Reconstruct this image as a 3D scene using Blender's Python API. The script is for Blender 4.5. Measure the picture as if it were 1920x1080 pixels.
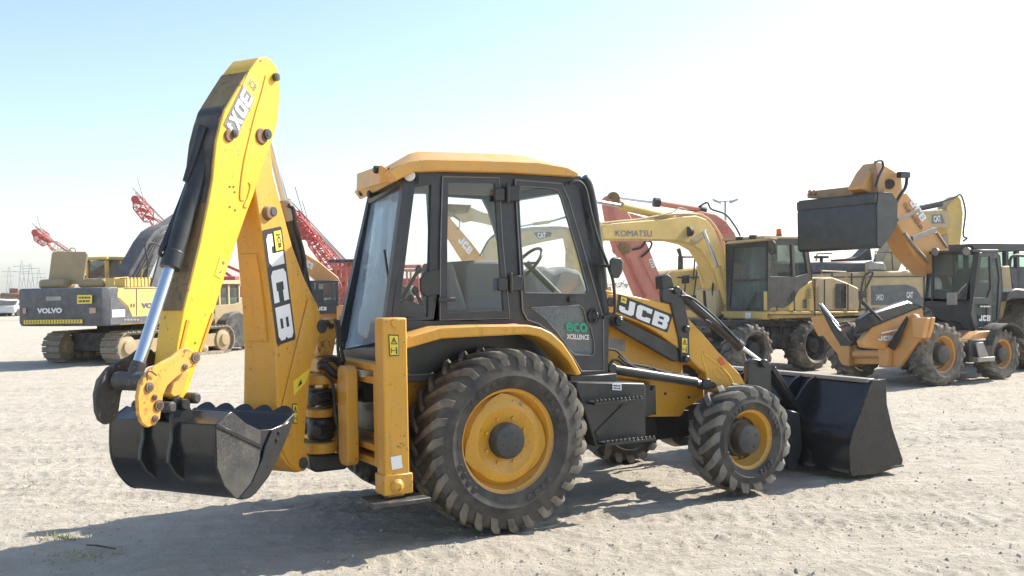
import bpy, math, random
import numpy as np
from mathutils import Vector, Matrix, noise as mnoise
from mathutils.geometry import tessellate_polygon
R = math.radians
rnd = random.Random(7)
S = bpy.context.scene
for o in list(bpy.data.objects): bpy.data.objects.remove(o)
col = S.collection

# ---------------------------------------------------------------- camera, sky, sun
FPX = 1855.0; CH = 1.83
camd = bpy.data.cameras.new('camera'); cam = bpy.data.objects.new('camera', camd); col.objects.link(cam)
camd.sensor_width = 36.0; camd.lens = FPX/1920*36.0; camd.clip_end = 6000; camd.clip_start = 0.05
PITCH = math.atan(4.7/FPX); ROLL = -0.0191
cam.matrix_world = Matrix.Translation((0, 0, CH)) @ Matrix.Rotation(math.pi/2-PITCH, 4, 'X') @ Matrix.Rotation(ROLL, 4, 'Z')
S.camera = cam
CAMR = cam.matrix_world.to_3x3().copy(); CAMO = Vector((0, 0, CH))
def ray(px, py): return CAMR @ Vector(((px-960)/FPX, -(py-540)/FPX, -1))

SUN_AZ, SUN_EL = 29.0, 38.0          # direction towards the sun: degrees from +X towards +Y, height
w = bpy.data.worlds.new('World'); S.world = w; w.use_nodes = True
nt = w.node_tree; bg = nt.nodes['Background']
sky = nt.nodes.new('ShaderNodeTexSky'); sky.sky_type = 'NISHITA'; sky.sun_disc = False
sky.sun_elevation = R(SUN_EL); sky.sun_rotation = R(90-SUN_AZ); sky.air_density = 1.0; sky.dust_density = 0.7; sky.ozone_density = 0.3
nt.links.new(sky.outputs[0], bg.inputs[0]); bg.inputs[1].default_value = 0.138
ld = bpy.data.lights.new('sun', 'SUN'); ld.energy = 5.0; ld.angle = R(0.5); ld.color = (1.0, 0.95, 0.86)
sun = bpy.data.objects.new('sun', ld); col.objects.link(sun)
sd = Vector((math.cos(R(SUN_EL))*math.cos(R(SUN_AZ)), math.cos(R(SUN_EL))*math.sin(R(SUN_AZ)), math.sin(R(SUN_EL))))
sun.rotation_euler = sd.to_track_quat('Z', 'Y').to_euler()
S.view_settings.view_transform = 'Standard'; S.view_settings.look = 'None'; S.view_settings.exposure = 0.86; S.view_settings.gamma = 1.0
S.render.filter_size = 1.0; S.cycles.max_bounces = 8; S.cycles.transparent_max_bounces = 16

# ---------------------------------------------------------------- materials
MATS = {}
def nodes(name):
    m = bpy.data.materials.new(name); m.use_nodes = True; MATS[name] = m
    t = m.node_tree; return m, t, t.nodes['Principled BSDF']
def N(t, ty, **k):
    n = t.nodes.new(ty)
    for a, b in k.items(): setattr(n, a, b)
    return n
def noise_f(t, scale, detail=6, rough=0.6, lo=0.4, hi=0.6, vec=None, sc3=None):
    tc = N(t, 'ShaderNodeTexCoord'); src = tc.outputs['Object']
    if sc3:
        mp = N(t, 'ShaderNodeMapping'); mp.inputs['Scale'].default_value = sc3; t.links.new(src, mp.inputs[0]); src = mp.outputs[0]
    n = N(t, 'ShaderNodeTexNoise'); n.inputs['Scale'].default_value = scale; n.inputs['Detail'].default_value = detail; n.inputs['Roughness'].default_value = rough
    t.links.new(src, n.inputs['Vector'])
    r = N(t, 'ShaderNodeMapRange'); r.inputs['From Min'].default_value = lo; r.inputs['From Max'].default_value = hi
    t.links.new(n.outputs[0], r.inputs[0]); return r.outputs[0]
def mixc(t, fac, a, b):
    m = N(t, 'ShaderNodeMix', data_type='RGBA')
    if isinstance(fac, float): m.inputs[0].default_value = fac
    else: t.links.new(fac, m.inputs[0])
    for s, v in ((6, a), (7, b)):
        if isinstance(v, tuple): m.inputs[s].default_value = (*v, 1)
        else: t.links.new(v, m.inputs[s])
    return m.outputs[2]
def mul(t, a, b, op='MULTIPLY', clamp=False):
    m = N(t, 'ShaderNodeMath', operation=op); m.use_clamp = clamp
    for i, v in enumerate((a, b)):
        if isinstance(v, (int, float)): m.inputs[i].default_value = v
        else: t.links.new(v, m.inputs[i])
    return m.outputs[0]
DUST = (0.40, 0.34, 0.26)
def paint(name, c, rough=0.38, dust=0.25, var=0.14, chips=0.0, chipc=(0.10, 0.05, 0.03), metal=0.0, updust=0.35, bump=0.05, nscale=2.2, streak=0.0, chscale=26):
    m, t, p = nodes(name)
    d = tuple(x*(1-var) for x in c); l = tuple(min(1, x*(1+var)) for x in c)
    base = mixc(t, noise_f(t, nscale, 5, .6, .3, .7), d, l)
    if streak > 0:
        base = mixc(t, mul(t, mul(t, noise_f(t, 3.2, 7, .7, .50, .78, sc3=(5, 5, .5)), noise_f(t, 1.3, 3, .5, .35, .65)), streak), base, (.16, .085, .025))
        base = mixc(t, mul(t, noise_f(t, 60, 3, .6, .62, .70), streak*.9), base, (.20, .12, .04))
    if chips > 0:
        a = noise_f(t, chscale, 6, .7, .66-chips*.12, .67-chips*.12+.02); b = noise_f(t, 3.1, 3, .6, .42, .6)
        base = mixc(t, mul(t, a, b), base, chipc)
    g = N(t, 'ShaderNodeNewGeometry'); sx = N(t, 'ShaderNodeSeparateXYZ'); t.links.new(g.outputs['Normal'], sx.inputs[0])
    up = mul(t, mul(t, sx.outputs[2], 0.0, 'MAXIMUM'), updust)
    f = mul(t, noise_f(t, 5.5, 8, .65, .38, .72), dust)
    f2 = mul(t, mul(t, up, noise_f(t, 9, 8, .7, .3, .6)), f, 'ADD', True)
    base = mixc(t, f2, base, DUST)
    t.links.new(base, p.inputs['Base Color'])
    rr = mul(t, mul(t, f2, 0.5), rough, 'ADD', True); t.links.new(rr, p.inputs['Roughness'])
    p.inputs['Metallic'].default_value = metal
    if bump:
        bn = N(t, 'ShaderNodeBump'); bn.inputs['Strength'].default_value = bump; bn.inputs['Distance'].default_value = 0.02
        t.links.new(noise_f(t, 14, 5, .6, 0, 1), bn.inputs['Height']); t.links.new(bn.outputs[0], p.inputs['Normal'])
    return m
YEL = paint('yellow_paint', (0.66, 0.325, 0.026), .36, .14, .08, chips=.42, streak=.45)
YELW = paint('worn_yellow_paint', (0.74, 0.36, 0.04), .5, .22, .12, chips=.95)
YEL_LIT = paint('sunlit_yellow_paint', (0.86, 0.50, 0.018), .36, .08, .06, chips=.40, streak=.40)  # the machine's yellow made brighter: sunlight put into the colour
YBR = paint('rusty_box_steel', (0.20, 0.12, 0.035), .6, .25, .4, chips=.9, chipc=(.04, .03, .02))
BLK = paint('black_paint', (0.022, 0.024, 0.026), .34, .07, .2, updust=.10)
BLKG = paint('gloss_black_paint', (0.016, 0.018, 0.021), .2, .03, .1, updust=.06, bump=.03)
CABB = paint('cab_black_paint', (0.032, 0.034, 0.040), .4, .08, .15, updust=.2)
BLKW = paint('worn_black_steel', (0.033, 0.033, 0.034), .5, .22, .3, chips=.75, chipc=(.12, .115, .11), updust=.08)
RUB = paint('tyre_rubber', (0.029, 0.0275, 0.026), .7, .22, .25, updust=.15)
RUBT = paint('tread_rubber', (0.068, 0.059, 0.050), .75, .5, .3, updust=.3, nscale=9)
RUBF = paint('dusty_front_tread', (0.125, 0.120, 0.108), .8, .5, .3, updust=.3, nscale=9)
SPK = paint('speckled_black_steel', (0.026, 0.027, 0.028), .5, .15, .3, chips=1.0, chipc=(.085, .08, .074), updust=.06, chscale=85)
RUBD = paint('dusty_tyre_rubber', (0.07, 0.066, 0.06), .8, .7, .25, updust=.5)
HUBM = paint('hub_grey', (0.034, 0.036, 0.038), .45, .10, .15)
CHR = paint('chrome_rod', (0.62, 0.66, 0.74), .22, .05, .05, metal=.9, bump=0)
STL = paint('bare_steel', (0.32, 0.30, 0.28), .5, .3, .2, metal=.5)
RUST = paint('rust_brown', (0.16, 0.07, 0.03), .7, .3, .3)
HOSE = paint('hose_rubber', (0.016, 0.016, 0.018), .45, .08, .1, updust=.1)
GREYS = paint('seat_grey', (0.16, 0.18, 0.19), .8, .1, .1)
WHT = paint('decal_white', (0.78, 0.78, 0.76), .5, .06, .04, updust=0, bump=0)
DBLK = paint('decal_black', (0.018, 0.018, 0.02), .4, .04, .1, updust=0, bump=0)
DGRY = paint('decal_grey', (0.18, 0.18, 0.17), .45, .04, .05, updust=0, bump=0)
DYEL = paint('decal_yellow', (0.80, 0.60, 0.06), .4, .04, .05, updust=0, bump=0)
DGRN = paint('decal_green', (0.02, 0.30, 0.18), .4, .02, .05, updust=0, bump=0)
DRED = paint('reflector_orange', (0.65, 0.10, 0.03), .3, .05, .05, updust=0, bump=0)
DBLU = paint('decal_blue', (0.06, 0.08, 0.22), .4, .1, .05, updust=0, bump=0)
LAMP = paint('lamp_lens', (0.75, 0.75, 0.70), .12, .05, .05, bump=0)
# fleet colours
VYEL = paint('excavator_yellow', (0.66, 0.46, 0.12), .5, .30, .12)
VTAN = paint('dark_tan_panel', (0.34, 0.25, 0.13), .5, .3, .12)  # darker tan for hoods, flaps and frames
VGRY = paint('counterweight_grey', (0.07, 0.08, 0.098), .5, .2, .12)
TRK = paint('track_steel', (0.20, 0.17, 0.135), .7, .8, .3)
DRK = paint('dark_undercarriage', (0.022, 0.023, 0.025), .6, .25, .3)
KYEL = paint('sandy_yellow_paint', (0.64, 0.44, 0.13), .5, .25, .12, chips=.2)
KTAN = paint('faded_tan_paint', (0.50, 0.38, 0.20), .55, .35, .14)
ORG = paint('telehandler_orange', (0.62, 0.30, 0.085), .4, .14, .1, chips=.2)
RED = paint('faded_red_paint', (0.50, 0.13, 0.09), .5, .3, .12)
CRN = paint('crane_red_paint', (0.42, 0.045, 0.045), .5, .1, .12)
SAL = paint('salmon_red_paint', (0.62, 0.22, 0.15), .55, .3, .12)
WCAR = paint('white_car_paint', (0.62, 0.63, 0.65), .3, .1, .05)
GRYP = paint('galvanised_grey', (0.30, 0.31, 0.32), .5, .1, .1, metal=.3)
DARKG = paint('engine_cover_grey', (0.05, 0.055, 0.07), .5, .2, .15)
FLEET = {}
def glass(name, tint, dirt, dirtc=(0.35, 0.40, 0.42), rough=.03, streak=False):
    m, t, p = nodes(name); t.nodes.remove(p)
    out = [n for n in t.nodes if n.type == 'OUTPUT_MATERIAL'][0]
    tr = N(t, 'ShaderNodeBsdfTransparent'); tr.inputs[0].default_value = (*tint, 1)
    gl = N(t, 'ShaderNodeBsdfGlossy'); gl.inputs['Roughness'].default_value = rough; gl.inputs[0].default_value = (.9, .95, 1, 1)
    df = N(t, 'ShaderNodeBsdfDiffuse'); df.inputs[0].default_value = (*dirtc, 1)
    lw = N(t, 'ShaderNodeLayerWeight'); lw.inputs[0].default_value = .5
    fr = mul(t, mul(t, mul(t, lw.outputs['Facing'], 4.0, 'POWER'), .55), .025, 'ADD')
    m1 = N(t, 'ShaderNodeMixShader'); t.links.new(fr, m1.inputs[0]); t.links.new(tr.outputs[0], m1.inputs[1]); t.links.new(gl.outputs[0], m1.inputs[2])
    m2 = N(t, 'ShaderNodeMixShader'); f = mul(t, noise_f(t, 2.5, 7, .65, .15, .85, sc3=(1, 1, .4)), dirt)
    t.links.new(f, m2.inputs[0]); t.links.new(m1.outputs[0], m2.inputs[1]); t.links.new(df.outputs[0], m2.inputs[2])
    t.links.new(m2.outputs[0], out.inputs[0]); return m
GLC = glass('clear_cab_glass', (.98, .995, .995), .03)
GLT = glass('tinted_cab_glass', (.62, .70, .72), .75, (.30, .34, .36))
GLR = glass('dusty_sky_rear_glass', (.60, .68, .74), 1.15, (.34, .42, .50))  # blue-grey film stands for dust and reflected sky together
GLB = glass('dusty_fleet_glass', (.55, .62, .60), .75, (.16, .19, .17))

# ---------------------------------------------------------------- frames and mesh builder
class Fr:
    """a local frame: x forward, y left, z up"""
    def __init__(s, ox, oy, deg, oz=0.0):
        s.m = Matrix.Translation((ox, oy, oz)) @ Matrix.Rotation(R(deg), 4, 'Z'); s.i = s.m.inverted()
        s.o = s.i @ CAMO; s.r3 = s.i.to_3x3()
    def W(s, p): return s.m @ Vector(p)
    def hit(s, px, py, ax, val):
        d = s.r3 @ ray(px, py)
        for _ in range(8 if callable(val) else 1):
            v = val(p) if callable(val) and _ else (val((0, 0, 1.5)) if callable(val) else val)
            t = (v - s.o[ax])/d[ax]; p = s.o + d*t
        return p
    def Y(s, px, py, y): return s.hit(px, py, 1, y)
    def X(s, px, py, x): return s.hit(px, py, 0, x)
    def Z(s, px, py, z): return s.hit(px, py, 2, z)
WF = Fr(0, 0, 0)
def gframe(px, py, deg):
    p = WF.Z(px, py, 0.0); return Fr(p.x, p.y, deg)
def smooth_path(pts, n=6):
    pts = [Vector(p) for p in pts]; out = []
    P = [pts[0]*2-pts[1]] + pts + [pts[-1]*2-pts[-2]]
    for i in range(1, len(P)-2):
        a, b, c, d = P[i-1:i+3]
        for k in range(n):
            t = k/n; out.append(.5*((2*b)+(c-a)*t+(2*a-5*b+4*c-d)*t*t+(3*b-a-3*c+d)*t**3))
    out.append(P[-2]); return out
class MB:
    def __init__(s, fr): s.fr = fr; s.v = []; s.f = []; s.mi = []; s.m = 0
    def add(s, vs, fs):
        b = len(s.v); s.v += [Vector(v) for v in vs]; s.f += [tuple(b+i for i in f) for f in fs]; s.mi += [s.m]*len(fs); return s
    def loft(s, loops, cap=True, closed=True):
        n = len(loops[0]); vs = [p for l in loops for p in l]; fs = []
        for k in range(len(loops)-1):
            for i in range(n if closed else n-1):
                j = (i+1) % n; fs.append((k*n+i, k*n+j, (k+1)*n+j, (k+1)*n+i))
        if cap: fs += [tuple(range(n-1, -1, -1)), tuple((len(loops)-1)*n+i for i in range(n))]
        return s.add(vs, fs)
    def prism(s, pts, off):           # pts: 3D polygon, off: vector
        off = Vector(off); return s.loft([[Vector(p) for p in pts], [Vector(p)+off for p in pts]])
    def box(s, x0, x1, y0, y1, z0, z1):
        return s.prism([(x0, y0, z0), (x1, y0, z0), (x1, y1, z0), (x0, y1, z0)], (0, 0, z1-z0))
    def obox(s, c, X, Y, Z):          # centre and three half-axis vectors
        c, X, Y, Z = map(Vector, (c, X, Y, Z)); return s.prism([c-X-Y-Z, c+X-Y-Z, c+X+Y-Z, c-X+Y-Z], Z*2)
    def bar(s, p, q, a, b, up=(0, 1, 0)):   # box bar between two points, half sizes a (along up) and b
        p, q = Vector(p), Vector(q); d = (q-p).normalized(); u = Vector(up); u = (u-d*u.dot(d)).normalized(); w_ = d.cross(u)
        return s.obox((p+q)/2, (q-p)/2, u*a, w_*b)
    def plate(s, outer, holes, off):  # polygon with holes, extruded by off
        off = Vector(off); loops = [[Vector(p) for p in l] for l in [outer]+list(holes)]
        tris = tessellate_polygon(loops); vs = [p for l in loops for p in l]; n = len(vs)
        fs = [tuple(t) for t in tris] + [tuple(n+i for i in reversed(t)) for t in tris]; b = 0
        for l in loops:
            for i in range(len(l)): j = (i+1) % len(l); fs.append((b+i, b+j, n+b+j, n+b+i))
            b += len(l)
        return s.add(vs+[p+off for p in vs], fs)
    def tube(s, p, q, r0, r1=None, n=14, cap=True):
        r1 = r0 if r1 is None else r1; p, q = Vector(p), Vector(q); d = (q-p).normalized()
        u = d.orthogonal().normalized(); w_ = d.cross(u); L = []
        for c, r in ((p, r0), (q, r1)): L.append([c+(u*math.cos(2*math.pi*i/n)+w_*math.sin(2*math.pi*i/n))*r for i in range(n)])
        return s.loft(L, cap)
    def path(s, pts, r, n=8, k=6, sm=True):
        P = smooth_path(pts, k) if sm else [Vector(p) for p in pts]; L = []; u = None
        for i, p in enumerate(P):
            d = (P[min(i+1, len(P)-1)]-P[max(i-1, 0)]).normalized()
            u = d.orthogonal().normalized() if u is None else (u-d*u.dot(d)).normalized()
            w_ = d.cross(u); L.append([p+(u*math.cos(2*math.pi*j/n)+w_*math.sin(2*math.pi*j/n))*r for j in range(n)])
        return s.loft(L)
    def lathe(s, c, prof, n=48, ax=(0, 1, 0), cap=False):  # prof: (radius, offset along ax)
        c = Vector(c); d = Vector(ax).normalized(); u = d.orthogonal().normalized(); w_ = d.cross(u); L = []
        for r, h in prof: L.append([c+d*h+(u*math.cos(2*math.pi*i/n)+w_*math.sin(2*math.pi*i/n))*r for i in range(n)])
        return s.loft(L, cap)
    def split(s, merge):
        par = list(range(len(s.v)))
        def fd(i):
            while par[i] != i: par[i] = par[par[i]]; i = par[i]
            return i
        for f in s.f:
            for i in f[1:]: par[fd(i)] = fd(f[0])
        g = {}
        for k, f in enumerate(s.f): g.setdefault(fd(f[0]), []).append(k)
        G = []
        for ks in g.values():
            vs = [s.v[i] for k in ks for i in s.f[k]]; G.append([ks, [min(v[a] for v in vs)-.004 for a in range(3)], [max(v[a] for v in vs)+.004 for a in range(3)]])
        ch = merge
        while ch:
            ch = False
            for i in range(len(G)):
                for j in range(i+1, len(G)):
                    if all(G[i][1][a] <= G[j][2][a] and G[j][1][a] <= G[i][2][a] for a in range(3)):
                        G[i] = [G[i][0]+G[j][0], [min(G[i][1][a], G[j][1][a]) for a in range(3)], [max(G[i][2][a], G[j][2][a]) for a in range(3)]]; G.pop(j); ch = True; break
                if ch: break
        out = []
        for ks, _, _ in G:
            b = MB(s.fr); mp = {}
            for k in ks:
                b.f.append(tuple(mp.setdefault(i, len(mp)) for i in s.f[k])); b.mi.append(s.mi[k])
            b.v = [s.v[i] for i in mp]; out.append(b)
        return out
    def build(s, name, mats, parent=None, bevel=0.0, seg=1, ang=38, whole=False):
        if not whole and parent is not None and name in ('hoses', 'pipes'):
            for b in s.split(False): b.build(name[:-1], mats, parent, bevel, seg, ang, True)
            return None
        if not whole and parent is not None and name in SPLIT:
            bs = s.split(True)
            if len(bs) > 1: return [b.build(name, mats, parent, bevel, seg, ang, True) for b in bs][0]
        fr = s.fr; inv = parent.matrix_world.inverted() if parent is not None else Matrix.Identity(4)
        if parent is None: M = Matrix.Identity(4)
        M = fr.m if parent is None else PINV.get(parent.name, Matrix.Identity(4)) @ fr.m
        vs = [M @ v for v in s.v]
        o_world = None
        if parent is None:
            xs = [v.x for v in vs]; ys = [v.y for v in vs]; zs = [v.z for v in vs]
            o_world = Vector(((min(xs)+max(xs))/2, (min(ys)+max(ys))/2, min(zs))); vs = [v-o_world for v in vs]
        me = bpy.data.meshes.new(name); me.from_pydata([tuple(v) for v in vs], [], s.f)
        if not isinstance(mats, (list, tuple)): mats = [mats]
        for m in mats: me.materials.append(m)
        me.polygons.foreach_set('material_index', s.mi)
        me.polygons.foreach_set('use_smooth', [True]*len(s.f))
        me.validate(); me.update(); me.set_sharp_from_angle(angle=R(ang))
        ob = bpy.data.objects.new(name, me); col.objects.link(ob)
        if o_world is not None: ob.location = o_world; PINV[ob.name] = Matrix.Translation(-o_world)
        else: ob.parent = parent; PINV[ob.name] = PINV[parent.name]
        if bevel:
            b = ob.modifiers.new('bevel', 'BEVEL'); b.width = bevel; b.segments = seg; b.limit_method = 'ANGLE'; b.angle_limit = R(40); b.harden_normals = False
        return ob
PINV = {}
SPLIT = ('cab_post', 'handle_recess', 'pin', 'hinge', 'kingpost', 'weld_seam', 'housing', 'swing_ram', 'rib', 'hinge_bracket', 'step', 'stabiliser_pad', 'latch', 'hood_gap_panel', 'lever_console', 'coupling_bracket', 'window', 'side_bracket', 'rear_frame')
def thing(name, label, cat, fr, group=None):
    o = bpy.data.objects.new(name, None); col.objects.link(o); o.matrix_world = fr.m; o.empty_display_size = .3
    PINV[o.name] = fr.i; tag(o, label, cat, group); return o
def tag(o, label=None, cat=None, group=None, kind=None):
    for k, v in (('label', label), ('category', cat), ('group', group), ('kind', kind)):
        if v: o[k] = v
    return o
# ---------------------------------------------------------------- lettering
GLY = {}
GLY['J'] = [[(0, .42), (0, .14), (.13, 0), (.80, 0), (.95, .15), (.95, 1), (.58, 1), (.58, .27), (.37, .27), (.37, .42)]]
GLY['C'] = [[(.14, 0), (.95, 0), (.95, .34), (.62, .34), (.62, .26), (.37, .26), (.37, .74), (.62, .74), (.62, .66), (.95, .66), (.95, 1), (.14, 1), (0, .86), (0, .14)]]
GLY['B'] = [[(0, 0), (.36, 0), (.36, 1), (0, 1)], [(.36, 0), (.66, 0), (.66, .22), (.36, .22)], [(.36, .40), (.66, .40), (.66, .60), (.36, .60)], [(.36, .78), (.66, .78), (.66, 1), (.36, 1)],
            [(.66, 0), (.86, 0), (1, .13), (1, .40), (.92, .5), (1, .60), (1, .87), (.86, 1), (.66, 1)]]
GLY['3'] = [[(0, 0), (.85, 0), (1, .13), (1, .41), (.93, .5), (1, .59), (1, .87), (.85, 1), (0, 1), (0, .78), (.66, .78), (.66, .60), (.22, .60), (.22, .40), (.66, .40), (.66, .22), (0, .22)]]
GLY['D'] = [[(0, 0), (.32, 0), (.32, 1), (0, 1)], [(.32, 0), (.66, 0), (.66, .24), (.32, .24)], [(.32, .76), (.66, .76), (.66, 1), (.32, 1)], [(.66, 0), (.84, 0), (1, .16), (1, .84), (.84, 1), (.66, 1)]]
GLY['X'] = [[(0, 0), (.34, 0), (.5, .30), (.66, 0), (1, 0), (.68, .5), (1, 1), (.66, 1), (.5, .70), (.34, 1), (0, 1), (.32, .5)]]
def word_polys(word, gap=.12):
    out = []; x = 0
    for ch in word:
        for poly in GLY[ch]: out.append([(x+a, b) for a, b in poly])
        x += 1+gap
    W = x-gap; return [[(a/W, b) for a, b in p] for p in out]
def font_polys(text, bold=.02):
    cu = bpy.data.curves.new('t', 'FONT'); cu.body = text; cu.offset = bold; cu.resolution_u = 3; cu.fill_mode = 'FRONT'
    ob = bpy.data.objects.new('t', cu); me = bpy.data.meshes.new_from_object(ob)
    vs = [v.co for v in me.vertices]; ps = [[(vs[i].x, vs[i].y) for i in p.vertices] for p in me.polygons]
    bpy.data.objects.remove(ob); bpy.data.curves.remove(cu); bpy.data.meshes.remove(me)
    xs = [a for p in ps for a, b in p]; ys = [b for p in ps for a, b in p]; x0, x1, y0, y1 = min(xs), max(xs), min(ys), max(ys)
    return [[((a-x0)/(x1-x0), (b-y0)/(y1-y0)) for a, b in p] for p in ps]
def decal(mb, q, polys, box=(0, 0, 1, 1), off=.004, m=0):
    """q: bl, br, tr, tl corner points in mb's frame; polys in the unit square, placed in box; lifted off along the outward normal"""
    q = [Vector(p) for p in q]; n = (q[1]-q[0]).cross(q[3]-q[0]).normalized()
    om = mb.m; mb.m = m
    for p in polys:
        vs = []
        for a, b in p:
            u = box[0]+(box[2]-box[0])*a; v = box[1]+(box[3]-box[1])*b
            vs.append((q[0]*(1-u)+q[1]*u)*(1-v)+(q[3]*(1-u)+q[2]*u)*v+n*off)
        mb.add(vs, [tuple(range(len(vs)))])
    mb.m = om
SQ = [[(0, 0), (1, 0), (1, 1), (0, 1)]]
def rrect(r=.1, k=3, rx=None):
    rx = rx or r; out = []
    for cx, cy, a0 in ((1-rx, r, -90), (1-rx, 1-r, 0), (rx, 1-r, 90), (rx, r, 180)):
        for i in range(k+1): a = R(a0+90*i/k); out.append((cx+rx*math.cos(a), cy+r*math.sin(a)))
    return [out]
def warn_label(mb, q, off=.004):
    decal(mb, q, SQ, (0, 0, 1, 1), off, 1); decal(mb, q, SQ, (.07, .05, .93, .95), off+.002, 0)
    decal(mb, q, [[(.5, 1), (0, 0), (.14, 0), (.5, .72)], [(.5, 1), (.5, .72), (.86, 0), (1, 0)], [(.14, 0), (.86, 0), (.80, .12), (.2, .12)], [(.45, .2), (.55, .2), (.57, .58), (.43, .58)]], (.16, .55, .84, .9), off+.004, 1)
    decal(mb, q, [[(0, .1), (.1, .1), (.1, .8), (0, .8)], [(.1, .4), (.6, .4), (.6, .5), (.1, .5)], [(.7, 0), (.95, 0), (.9, .9), (.74, .9)]], (.16, .1, .84, .46), off+.004, 1)
def scribble(mb, q, rows=4, off=.004, bgm=0, fm=1, seed=1, pad=.1):
    rr = random.Random(seed); decal(mb, q, SQ, (0, 0, 1, 1), off, bgm)
    for i in range(rows):
        y0 = pad+(1-2*pad)*i/rows; x = pad
        while x < 1-pad-.05:
            L = rr.uniform(.04, .16); x1 = min(1-pad, x+L)
            decal(mb, q, SQ, (x, y0+.2*(1-2*pad)/rows, x1, y0+.75*(1-2*pad)/rows), off+.002, fm); x = x1+rr.uniform(.02, .05)
# ---------------------------------------------------------------- wheels
def make_wheel(fr, parent, c, Rr, Wd, rimR, nlug, near=-1, name='wheel', rim=None, tyre=None, tread=None, hubm=None, lugh=.045, style='rear', lugw=.055, det=True, sweep=.30):
    """c: hub centre (x, y of the outer face, z); near: sign of the outer side along y"""
    rim = rim or YEL; tyre = tyre or RUB; tread = tread or RUBT; hubm = hubm or HUBM
    cx, cy, cz = c; c = Vector((cx, cy-near*Wd/2, cz)); Rc = Rr-lugh; h = Wd/2; ax = (0, near, 0)
    r = MB(fr); n = 56 if det else 28
    deep = .42*Wd if style == 'rear' else .5*Wd
    o = h*.80                                    # rim lip offset from the mid plane
    pr = [(rimR-.02, -o), (rimR+.012, -o+.01), (rimR-.03, -o+.05), (rimR-.07, -o+.09), (rimR-.075, o-.12), (rimR-.035, o-.07), (rimR-.03, o-.035), (rimR-.012, o-.03), (rimR+.004, o-.012), (rimR+.012, o-.02)]
    r.lathe(c, pr, n, ax)
    if style == 'rear':
        d = [(rimR-.07, o-.10), (rimR*.86, o-.095), (rimR*.78, o-.05), (rimR*.62, o-.035), (rimR*.52, o-.06), (rimR*.36, o-.065), (rimR*.34, o-.07)]
        r.lathe(c, d, n, ax)
        for k in range(8):                        # bolts on the disc
            a = 2*math.pi*(k+.5)/8; p = c+Vector((math.cos(a)*rimR*.44, near*(o-.064), math.sin(a)*rimR*.44))
            if det: r.tube(p, p+Vector((0, near*.018, 0)), .013, n=6)
        for a0 in ((-.95, .55), (1.1, 2.2), (3.0, 3.9)) if det else ():   # flat segments welded between disc and rim
            L = [[], []]
            for k in range(9):
                a = a0[0]+(a0[1]-a0[0])*k/8; ca, sa = math.cos(a), math.sin(a); chord = math.cos((a0[1]-a0[0])/2)/math.cos(a-(a0[0]+a0[1])/2)
                L[0].append(c+Vector((ca*rimR*.76, near*(o-.046), sa*rimR*.76))); L[1].append(c+Vector((ca*rimR*.93*chord/max(chord, .8) if False else ca*rimR*(.80+.10*(1-abs(k-4)/4)), near*(o-.055), sa*rimR*(.80+.10*(1-abs(k-4)/4)))))
            r.loft(L, False, False)
    else:
        d = [(rimR-.075, o-.13), (rimR*.80, o-.17), (rimR*.62, o-.18), (rimR*.40, o-.18)]
        r.lathe(c, d, n, ax)
        for k in range(8):
            a = 2*math.pi*(k+.3)/8; p = c+Vector((math.cos(a)*rimR*.70, near*(o-.172), math.sin(a)*rimR*.70))
            if det: r.tube(p, p+Vector((0, near*.022, 0)), .014, n=6)
    W_ = r.build(name, rim, parent, bevel=0)
    hb = MB(fr)
    if style == 'rear':
        hb.lathe(c, [(0, o+.03), (rimR*.24, o+.03), (rimR*.30, o+.022), (rimR*.335, o-.0), (rimR*.34, o-.08)], 32, ax)
        for k in range(6):
            a = 2*math.pi*k/6+.3; p = c+Vector((math.cos(a)*rimR*.17, near*(o+.028), math.sin(a)*rimR*.17)); hb.tube(p, p+Vector((0, near*.006, 0)), .009, n=6)
    else:
        hb.lathe(c, [(0, o+.01), (rimR*.34, o+.01), (rimR*.46, o-.004), (rimR*.50, o-.03), (rimR*.52, o-.10), (rimR*.62, o-.11), (rimR*.62, o-.185)], 32, ax)
        for k in range(4):
            a = 2*math.pi*k/4+.5; p = c+Vector((math.cos(a)*rimR*.28, near*(o+.008), math.sin(a)*rimR*.28)); hb.tube(p, p+Vector((0, near*.008, 0)), .012, n=6)
    hb.build('hub', hubm, W_, bevel=.004 if det else 0)
    t = MB(fr)
    half = [(rimR-.005, .80), (rimR+.012, .88), (rimR+.05, .965), (rimR+(Rc-rimR)*.34, 1.0), (rimR+(Rc-rimR)*.36, 1.01), (rimR+(Rc-rimR)*.38, .998), (rimR+(Rc-rimR)*.62, .985), (rimR+(Rc-rimR)*.80, .95), (rimR+(Rc-rimR)*.93, .88), (Rc, .70), (Rc+.008, .35), (Rc+.01, 0)]
    prof = [(a, b*h) for a, b in half] + [(a, -b*h) for a, b in half[-2::-1]]
    t.lathe(c, prof, 96 if det else 48, ax)
    t.m = 1
    st = [(1.0, Rc-(Rc-rimR)*.36, Rc-(Rc-rimR)*.33, 1.0), (.985, Rc-(Rc-rimR)*.16, Rc-lugh*.2, .99), (.90, Rc-.02, Rr-.012, .93), (.62, Rc-.01, Rr, .62), (.30, Rc, Rr, .30), (-.04, Rc, Rr, -.04)]
    tv = [0, .06, .20, .48, .74, 1.0]
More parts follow.
